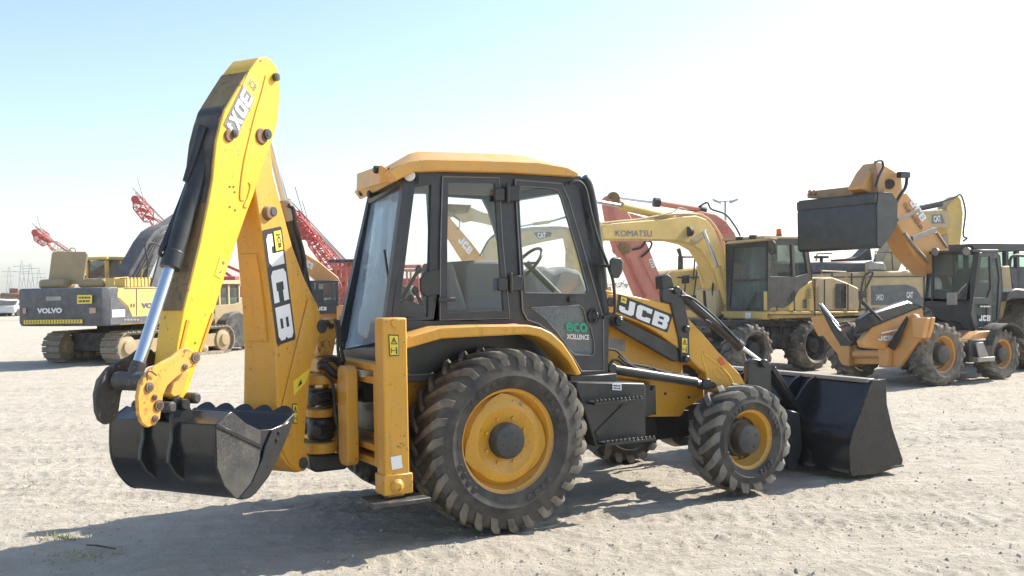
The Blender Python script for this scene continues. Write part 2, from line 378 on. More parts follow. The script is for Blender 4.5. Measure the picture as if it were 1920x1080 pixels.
    for side in (1, -1):
        for k in range(nlug):
            a0 = 2*math.pi*(k+(.5 if side < 0 else 0))/nlug+rnd.uniform(-.008, .008); L = []
            for (yf, rb, rt, yt), q in zip(st, tv):
                wa = (lugw*(1.0 if q > .1 else 1.25))/Rr/2*(1-.25*q); a = a0+sweep*q**.8
                def P(aa, rr_, yy): return c+Vector((math.cos(aa)*rr_, near*yy*h*side, math.sin(aa)*rr_))
                L.append([P(a-wa*1.25, rb, yf), P(a+wa*1.25, rb, yf), P(a+wa*.9, rt, yt), P(a-wa*.9, rt, yt)])
            t.loft(L)
    if det:
        t.m = 0
        for k in range(40):                       # raised size marks moulded in the sidewall
            if k % 10 in (2, 3, 4, 5):
                a = 2*math.pi*k/40; rr_ = rimR+(Rc-rimR)*.2; p = c+Vector((math.cos(a)*rr_, near*h*.985, math.sin(a)*rr_))
                tv_ = Vector((-math.sin(a), 0, math.cos(a))); rv = Vector((math.cos(a), 0, math.sin(a)))
                t.obox(p, tv_*.018, Vector((0, near*.004, 0)), rv*.02)
    t.build('tyre', [tyre, tread], W_, bevel=.006 if det else 0, ang=30)
    return W_
# ============================================================================= MAIN MACHINE
V = Fr(-.553, 8.18, 29.55)
exec_main = True
B = Fr(V.W((-1.19, -.30, 0)).x, V.W((-1.19, -.30, 0)).y, 63.0)      # slewed backhoe frame: x towards the cab, y away from the camera
TH = thing('backhoe_loader', 'large yellow backhoe loader with folded digging arm and black cab, nearest machine in the yard', 'backhoe loader', V)
def poly(F, pts, y): return [F.Y(px, py, y) for px, py in pts]

def main_machine():
    # wheels
    make_wheel(V, TH, (0, -1.08, .684), .684, .44, .392, 27, -1, lugh=.032, lugw=.046)
    make_wheel(V, TH, (0, 1.08, .684), .684, .44, .392, 27, 1, lugh=.032, lugw=.046)
    for s in (-1, 1):
        make_wheel(V, TH, (2.39, s*1.035, .468), .468, .33, .262, 17, s, style='front', lugh=.036, lugw=.078, sweep=.36, tread=RUBF)
    # ---- chassis
    m = MB(V)
    m.box(-.78, .45, -.55, .55, .62, 1.12)
    m.prism([(-.78, -.56, .62), (-.78, -.56, 1.18), (-.2, -.56, 1.18), (.45, -.56, 1.0), (.45, -.56, .62)], (0, 1.12, 0))
    m.build('chassis', YEL, TH, bevel=.01)
    m = MB(V)                                                        # dark underbody and liner above the tyre
    m.plate(poly(V, [(764, 650), (830, 632), (990, 622), (1022, 632), (1046, 650), (1066, 680), (1082, 715), (1085, 760), (1120, 842), (1060, 842), (1040, 760), (960, 740), (860, 740), (764, 700)], -.66), [], (0, .04, 0))
    m.box(-.3, 2.3, -.30, .30, .42, .66)
    m.tube((0, -.95, .684), (0, .95, .684), .15, n=20)
    m.tube((2.39, -.8, .468), (2.39, .8, .468), .085, n=16)
    m.lathe((2.39, -.12, .468), [(0, -.02), (.17, 0), (.19, .1), (.17, .24), (0, .26)], 20)
    m.box(1.9, 2.5, -.22, .22, .50, .70)
    m.tube((.3, 0, .55), (2.3, 0, .5), .05)
    m.box(1.25, 1.85, -.40, .35, .48, .66)
    m.build('underbody', BLK, TH, bevel=.012)
    # ---- engine frame / hood
    m = MB(V)
    a = poly(V, [(1128, 560), (1160, 566), (1235, 588), (1262, 640), (1281, 682), (1281, 700), (1322, 728), (1322, 746), (1287, 766), (1279, 781), (1216, 782), (1218, 716), (1128, 706)], -.46)
    m.prism(a, (0, .92, 0)); hood = m.build('hood', YEL, TH, bevel=.02, seg=2)
    m = MB(V); q = [V.Y(*p, -.462) for p in ((1141, 655), (1172, 660), (1172, 636), (1139, 633))]
    scribble(m, q, 6, .003, 0, 1, 3); m.build('data_plate', [STL, DGRY], hood)
    m = MB(V); m.plate(poly(V, [(1281, 684), (1300, 690), (1322, 722), (1322, 730), (1284, 712)], -.47), [], (0, .01, 0))
    for px, py in ((1247, 738), (1291, 745)): p = V.Y(px, py, -.462); m.tube(p, p+Vector((0, -.01, 0)), .012)
    m.build('hood_gap_panel', BLK, hood)
    # ---- side tank / toolbox under the cab
    m = MB(V); yb = -.92
    a = poly(V, [(1079, 722), (1083, 716), (1208, 718), (1211, 724), (1211, 826), (1118, 838)], yb)
    m.prism(a, (0, .42, 0)); bx = m.build('tank_box', BLK, TH, bevel=.012, seg=2)
    m = MB(V)
    for (x0, y0, x1, y1) in ((1108, 756, 1198, 748), (1128, 832, 1222, 822)):
        p, q_ = V.Y(x0, y0, yb-.06), V.Y(x1, y1, yb-.06)
        m.bar(p, q_, .055, .012); L = (q_-p); n_ = 12
        for k in range(n_):                                           # serrated grip
            c = p+L*((k+.5)/n_)+Vector((0, -.055, .012)); m.prism([c+Vector((-.018, 0, 0)), c+Vector((.018, 0, 0)), c+Vector((0, 0, .022))], (0, .02, 0))
    p, q_ = V.Y(1118, 815, yb-.005), V.Y(1170, 762, yb-.005); m.bar(p, q_, .006, .025)
    m.build('step', BLK, bx, bevel=.003)
    m = MB(V); scribble(m, [V.Y(*p, yb-.001) for p in ((1148, 731), (1165, 732), (1165, 720), (1148, 719))], 2, .003, 0, 1, 5); m.build('sticker', [WHT, DBLK], bx)
    m = MB(V); m.plate(poly(V, [(1211, 722), (1228, 724), (1229, 776), (1211, 780)], -.6), [], (0, .1, 0)); p = V.Y(1224, 728, -.6); m.tube(p, p+Vector((0, -.02, 0)), .02)
    m.box(.70, 1.15, -.80, -.45, 1.0, 1.10)
    m.build('side_bracket', BLK, TH, bevel=.006)
    # ---- fender
    for s in (-1, 1):
        m = MB(V)
        up = [(748, 638), (762, 632), (827, 613), (900, 610), (990, 609), (1015, 614), (1035, 624), (1056, 643), (1074, 669), (1091, 701)]
        lo = [(1083, 705), (1066, 676), (1048, 656), (1028, 640), (1010, 631), (988, 627), (900, 631), (829, 635), (766, 653), (750, 657)]
        a = poly(V, up+lo, -1.02)
        if s > 0: a = [Vector((p.x, -p.y, p.z)) for p in a]
        m.prism(a, (0, -s*.28, 0)); m.build('fender', YEL, TH, bevel=.012, seg=2)
    # ---- stabilisers
    for s in (-1, 1):
        m = MB(V); p0 = V.Y(716, 597, -1.10); p1 = V.Y(760, 920, -1.10); x0 = p0.x; x1 = x0+.185; zt = p0.z; zb = V.Y(740, 893, -1.1).z
        ys = sorted((s*1.10, s*.955))
        m.box(x0, x1, ys[0], ys[1], zb, zt); po = m.build('stabiliser_post', YEL, TH, bevel=.012, seg=2)
        m = MB(V); zl = V.Y(740, 928, -1.1).z; m.box(x0-.012, x1+.018, ys[0]-.01, ys[1]+.01, zl, zb+.012)
        m.box(x0+.03, x1-.03, ys[0]+.03, ys[1]-.03, zl-.02, zb)
        pc = V.Y(745, 912, -1.112)
        if s < 0: m.lathe(pc, [(0, .02), (.03, .02), (.035, .008), (.05, .006), (.05, 0)], 24, (0, -1, 0))
        m.build('stabiliser_leg', YEL, po, bevel=.008)
        m = MB(V); f0 = V.Y(680, 944, -1.05); m.prism([(x0-.12, s*1.18, zl-.06), (x0-.10, s*.88, zl-.06), (x1+.10, s*.88, zl-.06), (x1+.12, s*1.18, zl-.06)], (0, 0, .03))
        m.box(x0+.02, x1-.02, ys[0]+.04, ys[1]-.04, zl-.03, zl+.02); m.build('foot_pad', BLKW, po, bevel=.004)
        if s < 0:
            m = MB(V); m.lathe(V.Y(741, 606, -1.101), [(0, .015), (.03, .015), (.034, .003), (.036, 0)], 20, (0, -1, 0))
            for px in (726, 753): p = V.Y(px, 603, -1.101); m.tube(p, p+Vector((0, -.006, 0)), .008)
            m.build('pin', YEL, po)
            m = MB(V); warn_label(m, [V.Y(*p, -1.101) for p in ((730, 668), (748, 667), (747, 628), (728, 627))]); m.build('warning_label', [DYEL, DBLK], po)
            m = MB(V); decal(m, [V.Y(*p, -1.101) for p in ((735, 881), (755, 877), (752, 853), (732, 857))], SQ, off=.003); m.build('sticker', WHT, po)
    # ---- rear frame
    xf = V.Y(703, 700, -.955).x
    m = MB(V)
    for (a_, b_) in ((683, 697), (709, 722), (838, 850), (864, 878)):
        z1 = V.Y(704, a_, -.955).z; z0 = V.Y(704, b_, -.955).z; m.box(xf+.01, xf+.12, -.957, .957, z0, z1)
    zt = V.Y(704, 683, -.955).z; zb = V.Y(704, 878, -.955).z
    for s in (-1, 1): m.box(xf+.004, xf+.14, min(s*.90, s*.956), max(s*.90, s*.956), zb, zt)
    m.box(xf+.12, xf+.16, -.9, .9, V.Y(704, 722, -.955).z-.03, zt-.03); m.box(xf+.12, xf+.16, -.9, .9, zb+.03, V.Y(704, 838, -.955).z+.04)
    rf = m.build('rear_frame', YEL, TH, bevel=.008)
    m = MB(V); m.box(xf+.14, xf+.20, -.88, .88, zb+.02, zt-.02); m.box(xf+.05, xf+.14, -.6, -.2, 1.0, 1.14); m.build('rear_panel', BLK, rf)
    # ---- kingpost carriage
    m = MB(V); xc = xf-.035
    def RX(px, py): p = V.X(px, py, xc); return p.y, p.z
    yR, zT = RX(671, 686); yL, zB = RX(646, 862)
    w_ = .26; yc = (yR+yL)/2
    pts = []
    for a in range(0, 181, 20): pts.append((xc, yR+.10-.10*math.cos(R(a)) if False else yR+.09-.09*math.cos(R(a)), zT-.06+.06*math.sin(R(a))))
    yR_, yL_ = yR, yR+.30
    prof = []
    for cy_, cz_, a0 in ((yR_+.06, zT-.06, 180), (yR_+.13, zT-.06, 90), (yR_+.13, zB+.06, 0), (yR_+.06, zB+.06, 270)):
        for k in range(4): a = R(a0-30*k); prof.append((xc, cy_+.06*math.cos(a), cz_+.06*math.sin(a)))
    m.prism(prof, (-.09, 0, 0))
    prof2 = [(x, 2*(yR_+.35)-y, z) for x, y, z in prof]; m.prism(prof2, (-.09, 0, 0))
    m.box(xc-.05, xc, yR_+.10, yR_+.62, zB+.10, zB+.30); m.box(xc-.05, xc, yR_+.10, yR_+.62, zT-.30, zT-.06)
    ca = m.build('carriage', YEL, TH, bevel=.012, seg=2)
    # kingpost lugs, swing rams (in the slewed frame)
    def ZB(px, py): return B.Y(px, py, 0).z
    m = MB(B)
    for (a_, b_, r_) in ((700, 718, .13), (764, 780, .10), (826, 846, .13)):
        z1, z0 = ZB(605, a_), ZB(605, b_)
        m.lathe((.0, 0, z0), [(0, 0), (r_, 0), (r_, z1-z0), (0, z1-z0)], 24, (0, 0, 1))
        m.box(-.02, .26, -r_*.9, r_*.9, z0+.004, z1-.004)
    m.build('kingpost', YEL, TH, bevel=.008)
    m = MB(B)
    for (a_, b_) in ((728, 757), (782, 822)):
        z1, z0 = ZB(605, a_), ZB(605, b_)
        m.lathe((0, 0, z0), [(0, 0), (.085, 0), (.10, .02), (.10, z1-z0-.02), (.085, z1-z0), (0, z1-z0)], 20, (0, 0, 1))
        m.tube((-.02, -.10, (z0+z1)/2), (-.02, .24, (z0+z1)/2), .05)
        m.tube((-.14, -.07, (z0+z1)/2), (.22, -.07, (z0+z1)/2), .042)
    for k in range(6): z = ZB(605, 730+k*5); m.box(-.16, .02, -.12, -.10, z-.008, z)
    m.build('swing_ram', BLK, TH, bevel=.004)
    m = MB(V)                                                        # rubber mud step below the carriage
    a = poly(V, [(579, 853), (638, 851), (653, 866), (652, 880), (592, 887), (584, 880)], -.36); m.prism(a, (0, .3, 0)); m.build('foot_block', BLK, TH, bevel=.02, seg=2)
    # bracket and valve cluster above carriage
    m = MB(V)
    a = poly(V, [(597, 602), (629, 596), (632, 625), (624, 668), (600, 668), (594, 640)], -.25); m.prism(a, (0, .18, 0))
    for px, py in ((601, 611), (612, 605), (620, 611)): p = V.Y(px, py, -.25); m.m = 1; m.tube(p, p+Vector((0, -.03, 0)), .022); m.m = 0
    a = poly(V, [(596, 672), (640, 668), (662, 684), (658, 700), (598, 700)], -.30); m.m = 0; m.prism(a, (0, .25, 0))
    m.build('top_bracket', [YELW, DRK], TH, bevel=.01)
    m = MB(V)
    hs = [[(601, 690), (615, 676), (630, 680), (640, 700), (637, 740), (641, 790), (636, 840)],
          [(596, 684), (610, 671), (628, 672), (646, 688), (648, 720), (640, 760)],
          [(634, 600), (638, 630), (640, 655), (646, 680)], [(628, 598), (633, 630), (634, 660), (640, 690), (642, 730)], [(606, 700), (622, 715), (628, 760), (634, 812), (638, 856)]]
    for i, h in enumerate(hs): m.path([V.Y(px, py, -.40-.02*i) for px, py in h], .012)
    m.path([V.Y(px, py, -.42) for px, py in ((596, 685), (612, 688), (626, 700), (640, 706))], .03)
    m.build('hoses', HOSE, TH)
main_machine()

def backhoe():
    def yb(p): return -(.165-.031*max(0, min(2.4, p[2]-.6)))
    # ---- boom
    near = [(478, 330), (478, 355), (493, 455), (509, 573), (517, 660), (521, 773), (523, 850), (540, 872), (558, 886), (572, 883), (577, 860), (569, 830), (572, 787), (582, 690), (593, 643), (604, 606), (592, 564), (571, 522), (548, 460), (539, 427), (513, 330), (507, 272), (500, 236), (489, 236), (482, 262)]
    a = [B.Y(px, py, yb) for px, py in near]; m = MB(B)
    m.loft([a, [Vector((p.x, -p.y, p.z)) for p in a]])
    boom = m.build('boom', YEL, TH, bevel=.01, seg=2)
    m = MB(B)                                                        # doubler plates
    def ybp(p): return yb(p)-.001
    a = [B.Y(px, py, ybp) for px, py in [(524, 775), (576, 560), (592, 568), (603, 606), (592, 645), (580, 692), (571, 788), (568, 830), (576, 860), (571, 881), (558, 884), (541, 868), (526, 838)]]
    m.prism(a, (0, -.012, 0))
    m.build('side_plate', YEL, boom, bevel=.004)
    m = MB(B)
    for px, py in ((507, 397), (446, 700)):
        if px > 500:
            p = B.Y(px-6, py+3, ybp); m.m = 0; m.tube(p+Vector((0, .01, 0)), p+Vector((0, -.03, 0)), .055, .04)
            p = B.Y(px, py, ybp); m.m = 1; m.tube(p, p+Vector((0, -.036, 0)), .034)
    p = B.Y(565, 868, ybp); m.m = 1; m.tube(p+Vector((0, .03, 0)), p+Vector((0, -.03, 0)), .04); p = B.Y(600, 612, ybp); m.tube(p, p+Vector((0, -.03, 0)), .05)
    m.build('pin', [RUST, BLKW], boom, bevel=.004)
    # rear face cover strip (slightly proud of the rear wall)
    m = MB(B); st = []
    for px, py in ((468, 500), (455, 512)): st.append(B.X(px, py, 0).z)
    x_ = [B.Y(px, py, yb) for px, py in ((496, 475), (515, 640))]
    m.loft([[Vector((x_[0].x-.012, -.06, x_[0].z)), Vector((x_[0].x-.012, .085, x_[0].z)), Vector((x_[0].x+.01, .085, x_[0].z)), Vector((x_[0].x+.01, -.06, x_[0].z))],
            [Vector((x_[1].x-.012, -.08, x_[1].z)), Vector((x_[1].x-.012, .105, x_[1].z)), Vector((x_[1].x+.01, .105, x_[1].z)), Vector((x_[1].x+.01, -.08, x_[1].z))]])
    m.build('rear_cover', YEL, boom, bevel=.003)
    # logo
    m = MB(B); q = [B.Y(px, py, yb) for px, py in ((491, 432), (519, 648), (554, 636), (527, 424))]
    decal(m, q, rrect(.08, 3, .03), off=.004, m=0); decal(m, q, word_polys('JCB', .08), (.045, .12, .97, .90), .007, 1)
    decal(m, q, SQ, (.03, .52, .20, .90), .010, 2); decal(m, q, font_polys('JCB', .02), (.05, .62, .18, .82), .012, 0)
    m.build('logo_plate', [DBLK, WHT, DYEL], boom)
    m = MB(B); q = [B.Y(px, py, lambda p: yb(p)-.013) for px, py in ((549, 742), (579, 707), (583, 690), (549, 722))]
    q = [B.Y(px, py, lambda p: yb(p)-.013) for px, py in ((550, 742), (573, 717), (581, 690), (549, 715))]
    decal(m, q, SQ, off=.003, m=0); decal(m, q, [[(0, 0), (1, 0), (.6, 1), (.3, .6)]], (.3, .3, .6, .7), .005, 1); m.build('warning_label', [DYEL, DBLK], boom)
    m = MB(B); warn_label(m, [B.Y(px, py, lambda p: yb(p)-.013) for px, py in ((549, 794), (558, 794), (557, 757), (547, 757))]); m.build('warning_label', [DYEL, DBLK], boom)
    # ---- dipper ram along the front of the boom
    m = MB(B); p0, p1, p2 = B.Y(505, 262, 0), B.Y(533, 376, 0), B.Y(598, 596, 0)
    m.tube(p0, p1, .026); m.m = 1; m.tube(p1, B.Y(543, 412, 0), .05); m.m = 2; m.tube(B.Y(543, 411, 0), B.Y(577, 560, 0), .045)
    m.build('dipper_ram', [CHR, STL, BLK], boom, bevel=.003)
    m = MB(B); m.path([B.Y(px, py, -.05) for px, py in ((541, 385), (549, 392), (556, 430), (567, 470), (571, 500), (568, 522), (560, 535))], .016)
    m.path([B.Y(px, py, .0) for px, py in ((540, 410), (550, 440), (560, 480), (566, 505))], .012); m.build('hoses', HOSE, boom)
    # ---- dipper
    def yd(p): return -(.078+.04*max(0, min(1, (p[2]-1.2)/1.4)))
    nearp = [(486, 108), (466, 134), (443, 171), (422, 206), (414, 232), (406, 265), (402, 298), (399, 335), (391, 380), (374, 462), (356, 534), (344, 582), (333, 640), (325, 690), (322, 742), (332, 757), (346, 752), (352, 735), (366, 693), (378, 650), (401, 587), (426, 505), (442, 459), (462, 402), (476, 365), (489, 321), (507, 275), (513, 257), (521, 229), (525, 187), (525, 159), (521, 129), (512, 115), (500, 106)]
    a = [B.Y(px, py, yd) for px, py in nearp]; m = MB(B); b = [Vector((p.x, -p.y, p.z)) for p in a]; n = len(a)
    m.loft([a, b], cap=True)
    # rear wall (outer plates of the box) painted apart: rusty strip
    dip = m.build('dipper', YEL_LIT, TH, bevel=.008, seg=2)
    m = MB(B)
    ed = [(466, 134), (443, 171), (422, 206), (414, 232), (406, 265), (402, 298), (399, 335), (391, 380), (374, 462), (356, 534), (344, 582)]
    L = []
    for px, py in ed:
        p = B.Y(px, py, yd); L.append([Vector((p.x-.006, p.y+.006, p.z)), Vector((p.x-.006, -p.y-.006, p.z)), Vector((p.x+.01, -p.y-.006, p.z)), Vector((p.x+.01, p.y+.006, p.z))])
    m.loft(L); m.build('rusty_back_plate', YBR, dip)
    m = MB(B); L = []
    for px, py in ((421, 208), (414, 232), (406, 265), (402, 298), (399, 335), (391, 380)):
        p = B.Y(px, py, yd); w2 = -p.y-(.045 if py == 208 else .02); L.append([Vector((p.x-.012, -w2, p.z)), Vector((p.x-.012, w2, p.z)), Vector((p.x-.004, w2, p.z)), Vector((p.x-.004, -w2, p.z))])
    m.loft(L); m.build('ram_recess', DRK, dip)  # flat dark plate standing in for the dark of the open box
    m = MB(B)                                                        # welded seams and doubler on the near side
    def yds(p): return yd(p)-.001
    sm = [[(498, 142), (489, 178), (478, 215), (467, 260), (458, 300), (452, 340), (450, 372), (456, 376)], [(466, 342), (469, 350), (464, 370), (457, 386), (462, 389)]]
    for s_ in sm: m.path([B.Y(px, py, yds) for px, py in s_], .006, n=6)
    for e in (((352, 600), (336, 668)), ((399, 588), (375, 660))):
        p, q = [B.Y(px, py, yds) for px, py in e]; m.bar(p, q, .006, .010)
    for px, py in ((431, 350), (438, 350), (440, 360), (431, 388), (441, 394)): p = B.Y(px, py, yds); m.m = 1; m.tube(p, p+Vector((0, -.003, 0)), .007, n=8)
    m.build('weld_seam', [YEL, BLKW], dip)
    m = MB(B)
    for px, py, r_ in ((515, 145, .028), (437, 251, .026), (498, 252, .036)):
        if r_ != .028: p = B.Y(px-8, py+4, yds); m.m = 0; m.tube(p+Vector((0, .01, 0)), p+Vector((0, -.012, 0)), r_*1.7, r_*1.4, 20)
        p = B.Y(px, py, yds); m.m = 1; m.tube(p, p+Vector((0, -.028, 0)), r_); m.m = 2; m.tube(p, p+Vector((0, -.032, 0)), r_*.6)
    m.build('pin', [RUST, BLKW, DRK], dip, bevel=.003)
    m = MB(B); q = [B.Y(px, py, yd) for px, py in ((467, 133), (419, 233), (442, 260), (489, 160))]
    decal(m, q, SQ, (.27, 0, 1, 1), .004, 0); decal(m, q, SQ, (0, 0, .27, 1), .004, 1)
    decal(m, q, word_polys('3DX', .1), (.29, .10, .88, .92), .007, 2); decal(m, [q[1], q[2], q[3], q[0]], font_polys('JCB', .01), (.2, .78, .8, .93), .007, 0)
    decal(m, [q[1], q[2], q[3], q[0]], font_polys('ds', .02), (.15, .02, .55, .10), .007, 2)
    m.build('model_plate', [DGRY, DYEL, WHT], dip)
    m = MB(B); q = [B.Y(px, py, yd) for px, py in ((402, 516), (414, 523), (427, 490), (413, 479))]
    decal(m, q, SQ, off=.003, m=0); decal(m, q, [[(0, 0), (1, .2), (.8, 1), (.6, .3)]], (.3, .2, .7, .5), .005, 1); decal(m, q, SQ, (.4, .7, .7, .85), .005, 1); m.build('warning_label', [DYEL, DGRY], dip)
    # ---- bucket ram
    m = MB(B); t0, t1, t2 = B.Y(392, 262, 0), B.Y(319, 500, 0), B.Y(250, 712, 0)
    d = (t1-t0).normalized(); t0 = B.Y(406, 222, 0); m.tube(t0, t1, .060, n=28); m.tube(t1-d*.10, t1+d*.012, .064, n=28)
    m.tube(t0+Vector((0, .1, 0)), t0+Vector((0, -.1, 0)), .075, n=20)
    ram = m.build('bucket_ram', BLK, TH, bevel=.006, seg=2)
    m = MB(B); m.tube(t1, B.Y(260, 682, 0), .036, n=28); m.m = 1; m.tube(B.Y(261, 680, 0), t2, .045, n=20); c = B.Y(250, 715, 0); m.tube(c+Vector((0, .13, 0)), c+Vector((0, -.13, 0)), .055, n=20)
    m.build('rod', [CHR, BLKW], ram, bevel=.003)
    m = MB(B)
    for k, (o1, o2) in enumerate(((.05, -.02), (.09, .0))):
        pts = [(393+k*10, 212), (385-k*4, 250), (371-k*5, 300), (345-k*4, 370), (312-k*4, 452), (300, 474), (309, 482)]
        m.path([B.Y(px, py, .06+o2) for px, py in pts], .013)
    m.tube(B.Y(381, 238, .0), B.Y(348, 340, .03), .034, .02)
    m.build('hoses', HOSE, ram)
    # ---- tipping links (near and far) and the short bucket link
    lk = [(340, 655), (352, 652), (363, 657), (373, 669), (370, 686), (356, 690), (345, 698), (330, 709), (315, 723), (307, 741), (304, 762), (301, 785), (291, 797), (278, 802), (266, 793), (260, 776), (258, 743), (264, 716), (282, 692), (306, 678), (325, 668)]
    for s, M_ in ((-1, YELW), (1, BLKW)):
        m = MB(B); a = poly(B, lk, -.185)
        if s > 0: a = [Vector((p.x, .185, p.z)) for p in a]
        m.prism(a, (0, -s*.028, 0)); L_ = m.build('tipping_link', M_, TH, bevel=.006)
        if s < 0:
            m = MB(B)
            for px, py, r_ in ((366, 670, .034), (346, 688, .02), (279, 726, .03), (297, 760, .034), (290, 785, .022), (289, 745, .018)):
                p = B.Y(px, py, -.184); m.m = 0; m.tube(p, p+Vector((0, -.012, 0)), r_); m.m = 1; m.tube(p, p+Vector((0, -.015, 0)), r_*.62)
            m.path([B.Y(px, py, -.2) for px, py in ((276, 714), (276, 700), (282, 696), (294, 704))], .005)
            m.build('pin', [RUST, DRK], L_, bevel=.003)
    m = MB(B); a = poly(B, [(346, 688), (357, 697), (350, 722), (341, 742), (326, 746), (318, 738), (326, 712)], -.12); m.prism(a, (0, .24, 0))
    m.m = 1
    for px, py in ((288, 762), (335, 745)): c = B.Y(px, py, 0); m.tube(c+Vector((0, -.16, 0)), c+Vector((0, .16, 0)), .034)
    m.tube(B.Y(297, 760, .0), B.Y(335, 745, 0), .045); m.build('bucket_link', [YELW, BLKW], TH, bevel=.01)
    # ---- digging bucket
    W0, W1 = -.44, .44
    side = [(434, 771), (404, 796), (403, 837), (406, 876), (420, 911), (441, 934), (461, 936), (477, 928), (503, 895), (521, 857), (540, 814), (554, 773), (532, 795), (511, 804), (488, 806), (460, 793)]
    a = poly(B, side, W0); t = .02; m = MB(B)
    a_ = [a[0]]+smooth_path(a[1:12], 3)+a[12:]
    for y0 in (W0, W1-t): m.prism([Vector((p.x, y0, p.z)) for p in a_], (0, t, 0))
    back = smooth_path(a[1:12], 3); back = [a[0]]+back; cen = sum(a, Vector())/len(a)
    L = []
    for i, p in enumerate(back):
        d = (cen-p); d.y = 0; d.normalize(); L.append([Vector((p.x, W0+t*.6, p.z))+d*.004, Vector((p.x, W1-t*.6, p.z))+d*.004, Vector((p.x, W1-t*.6, p.z))+d*.028, Vector((p.x, W0+t*.6, p.z))+d*.028])
    m.loft(L)
    bk = m.build('bucket', BLKG, TH, bevel=.006, seg=2)
    m = MB(B); pa = poly(B, side[:9]+[(488, 806), (460, 793)], W0-.001); pm = poly(B, [(434, 772), (404, 796), (406, 876), (420, 911), (441, 934), (461, 932), (478, 900), (486, 860), (488, 808), (460, 794)], W0-.001)
    m.prism(pm, (0, -.006, 0)); m.build('wear_plate', SPK, bk, bevel=.002)
    m = MB(B); e = [(447, 932), (470, 905), (489, 860), (494, 838), (508, 806), (530, 797), (550, 779), (538, 815), (520, 856), (502, 893), (476, 926), (461, 935)]
    m.prism(poly(B, e, W0-.002), (0, -.014, 0)); p, q = [B.Y(*c_, W0-.008) for c_ in ((405, 797), (489, 838))]; m.bar(p, q, .006, .012)
    for px, py in ((523, 812), (519, 826)): p = B.Y(px, py, W0-.016); m.tube(p, p+Vector((0, -.01, 0)), .012)
    m.build('side_cutter', BLKG, bk, bevel=.003)
    m = MB(B); lip = a[11]; prev = a[10]; d = (lip-prev).normalized(); nrm = Vector((d.z, 0, -d.x))
    nT = 5; pts = []; K = 60
    for i in range(K+1):
        f = i/K; y = W0+t+(W1-W0-2*t)*f; ph = (f*nT) % 1; h = .045*max(0, math.sin(math.pi*ph))**.8
        pts.append((y, h))
    o1 = [lip+Vector((0, y-lip.y, 0))+d*(h-.0) for y, h in pts]; o0 = [lip+Vector((0, y-lip.y, 0))-d*.12 for y, h in pts]
    m.loft([[p, q, q-nrm*-.02, p-nrm*-.02] for p, q in zip(o0, o1)]); m.build('cutting_edge', BLKG, bk, bevel=.003)
    m = MB(B)                                                        # hinge brackets on the bucket's back
    bn = [(324, 756), (328, 747), (338, 743), (352, 750), (360, 768), (352, 792), (336, 806), (348, 800), (404, 800), (406, 870), (356, 908), (330, 890), (317, 868), (318, 848), (323, 826), (322, 790)]
    bn = [(324, 756), (328, 747), (338, 743), (352, 750), (360, 768), (356, 790), (404, 796), (407, 880), (356, 908), (330, 890), (317, 868), (318, 848), (323, 826), (322, 790)]
    for y0 in (-.135, .10): m.prism([Vector((p.x, y0, p.z)) for p in poly(B, bn, -.135)], (0, .03, 0))
    c = B.Y(341, 758, -.13); m.tube(c+Vector((0, -.04, 0)), c+Vector((0, .30, 0)), .035)
    for yy in (-.142, -.10): p1, p2 = [B.Y(px, py, yy) for px, py in ((327, 800), (353, 905))]
    m.build('hinge_bracket', BLKG, bk, bevel=.006)
backhoe()

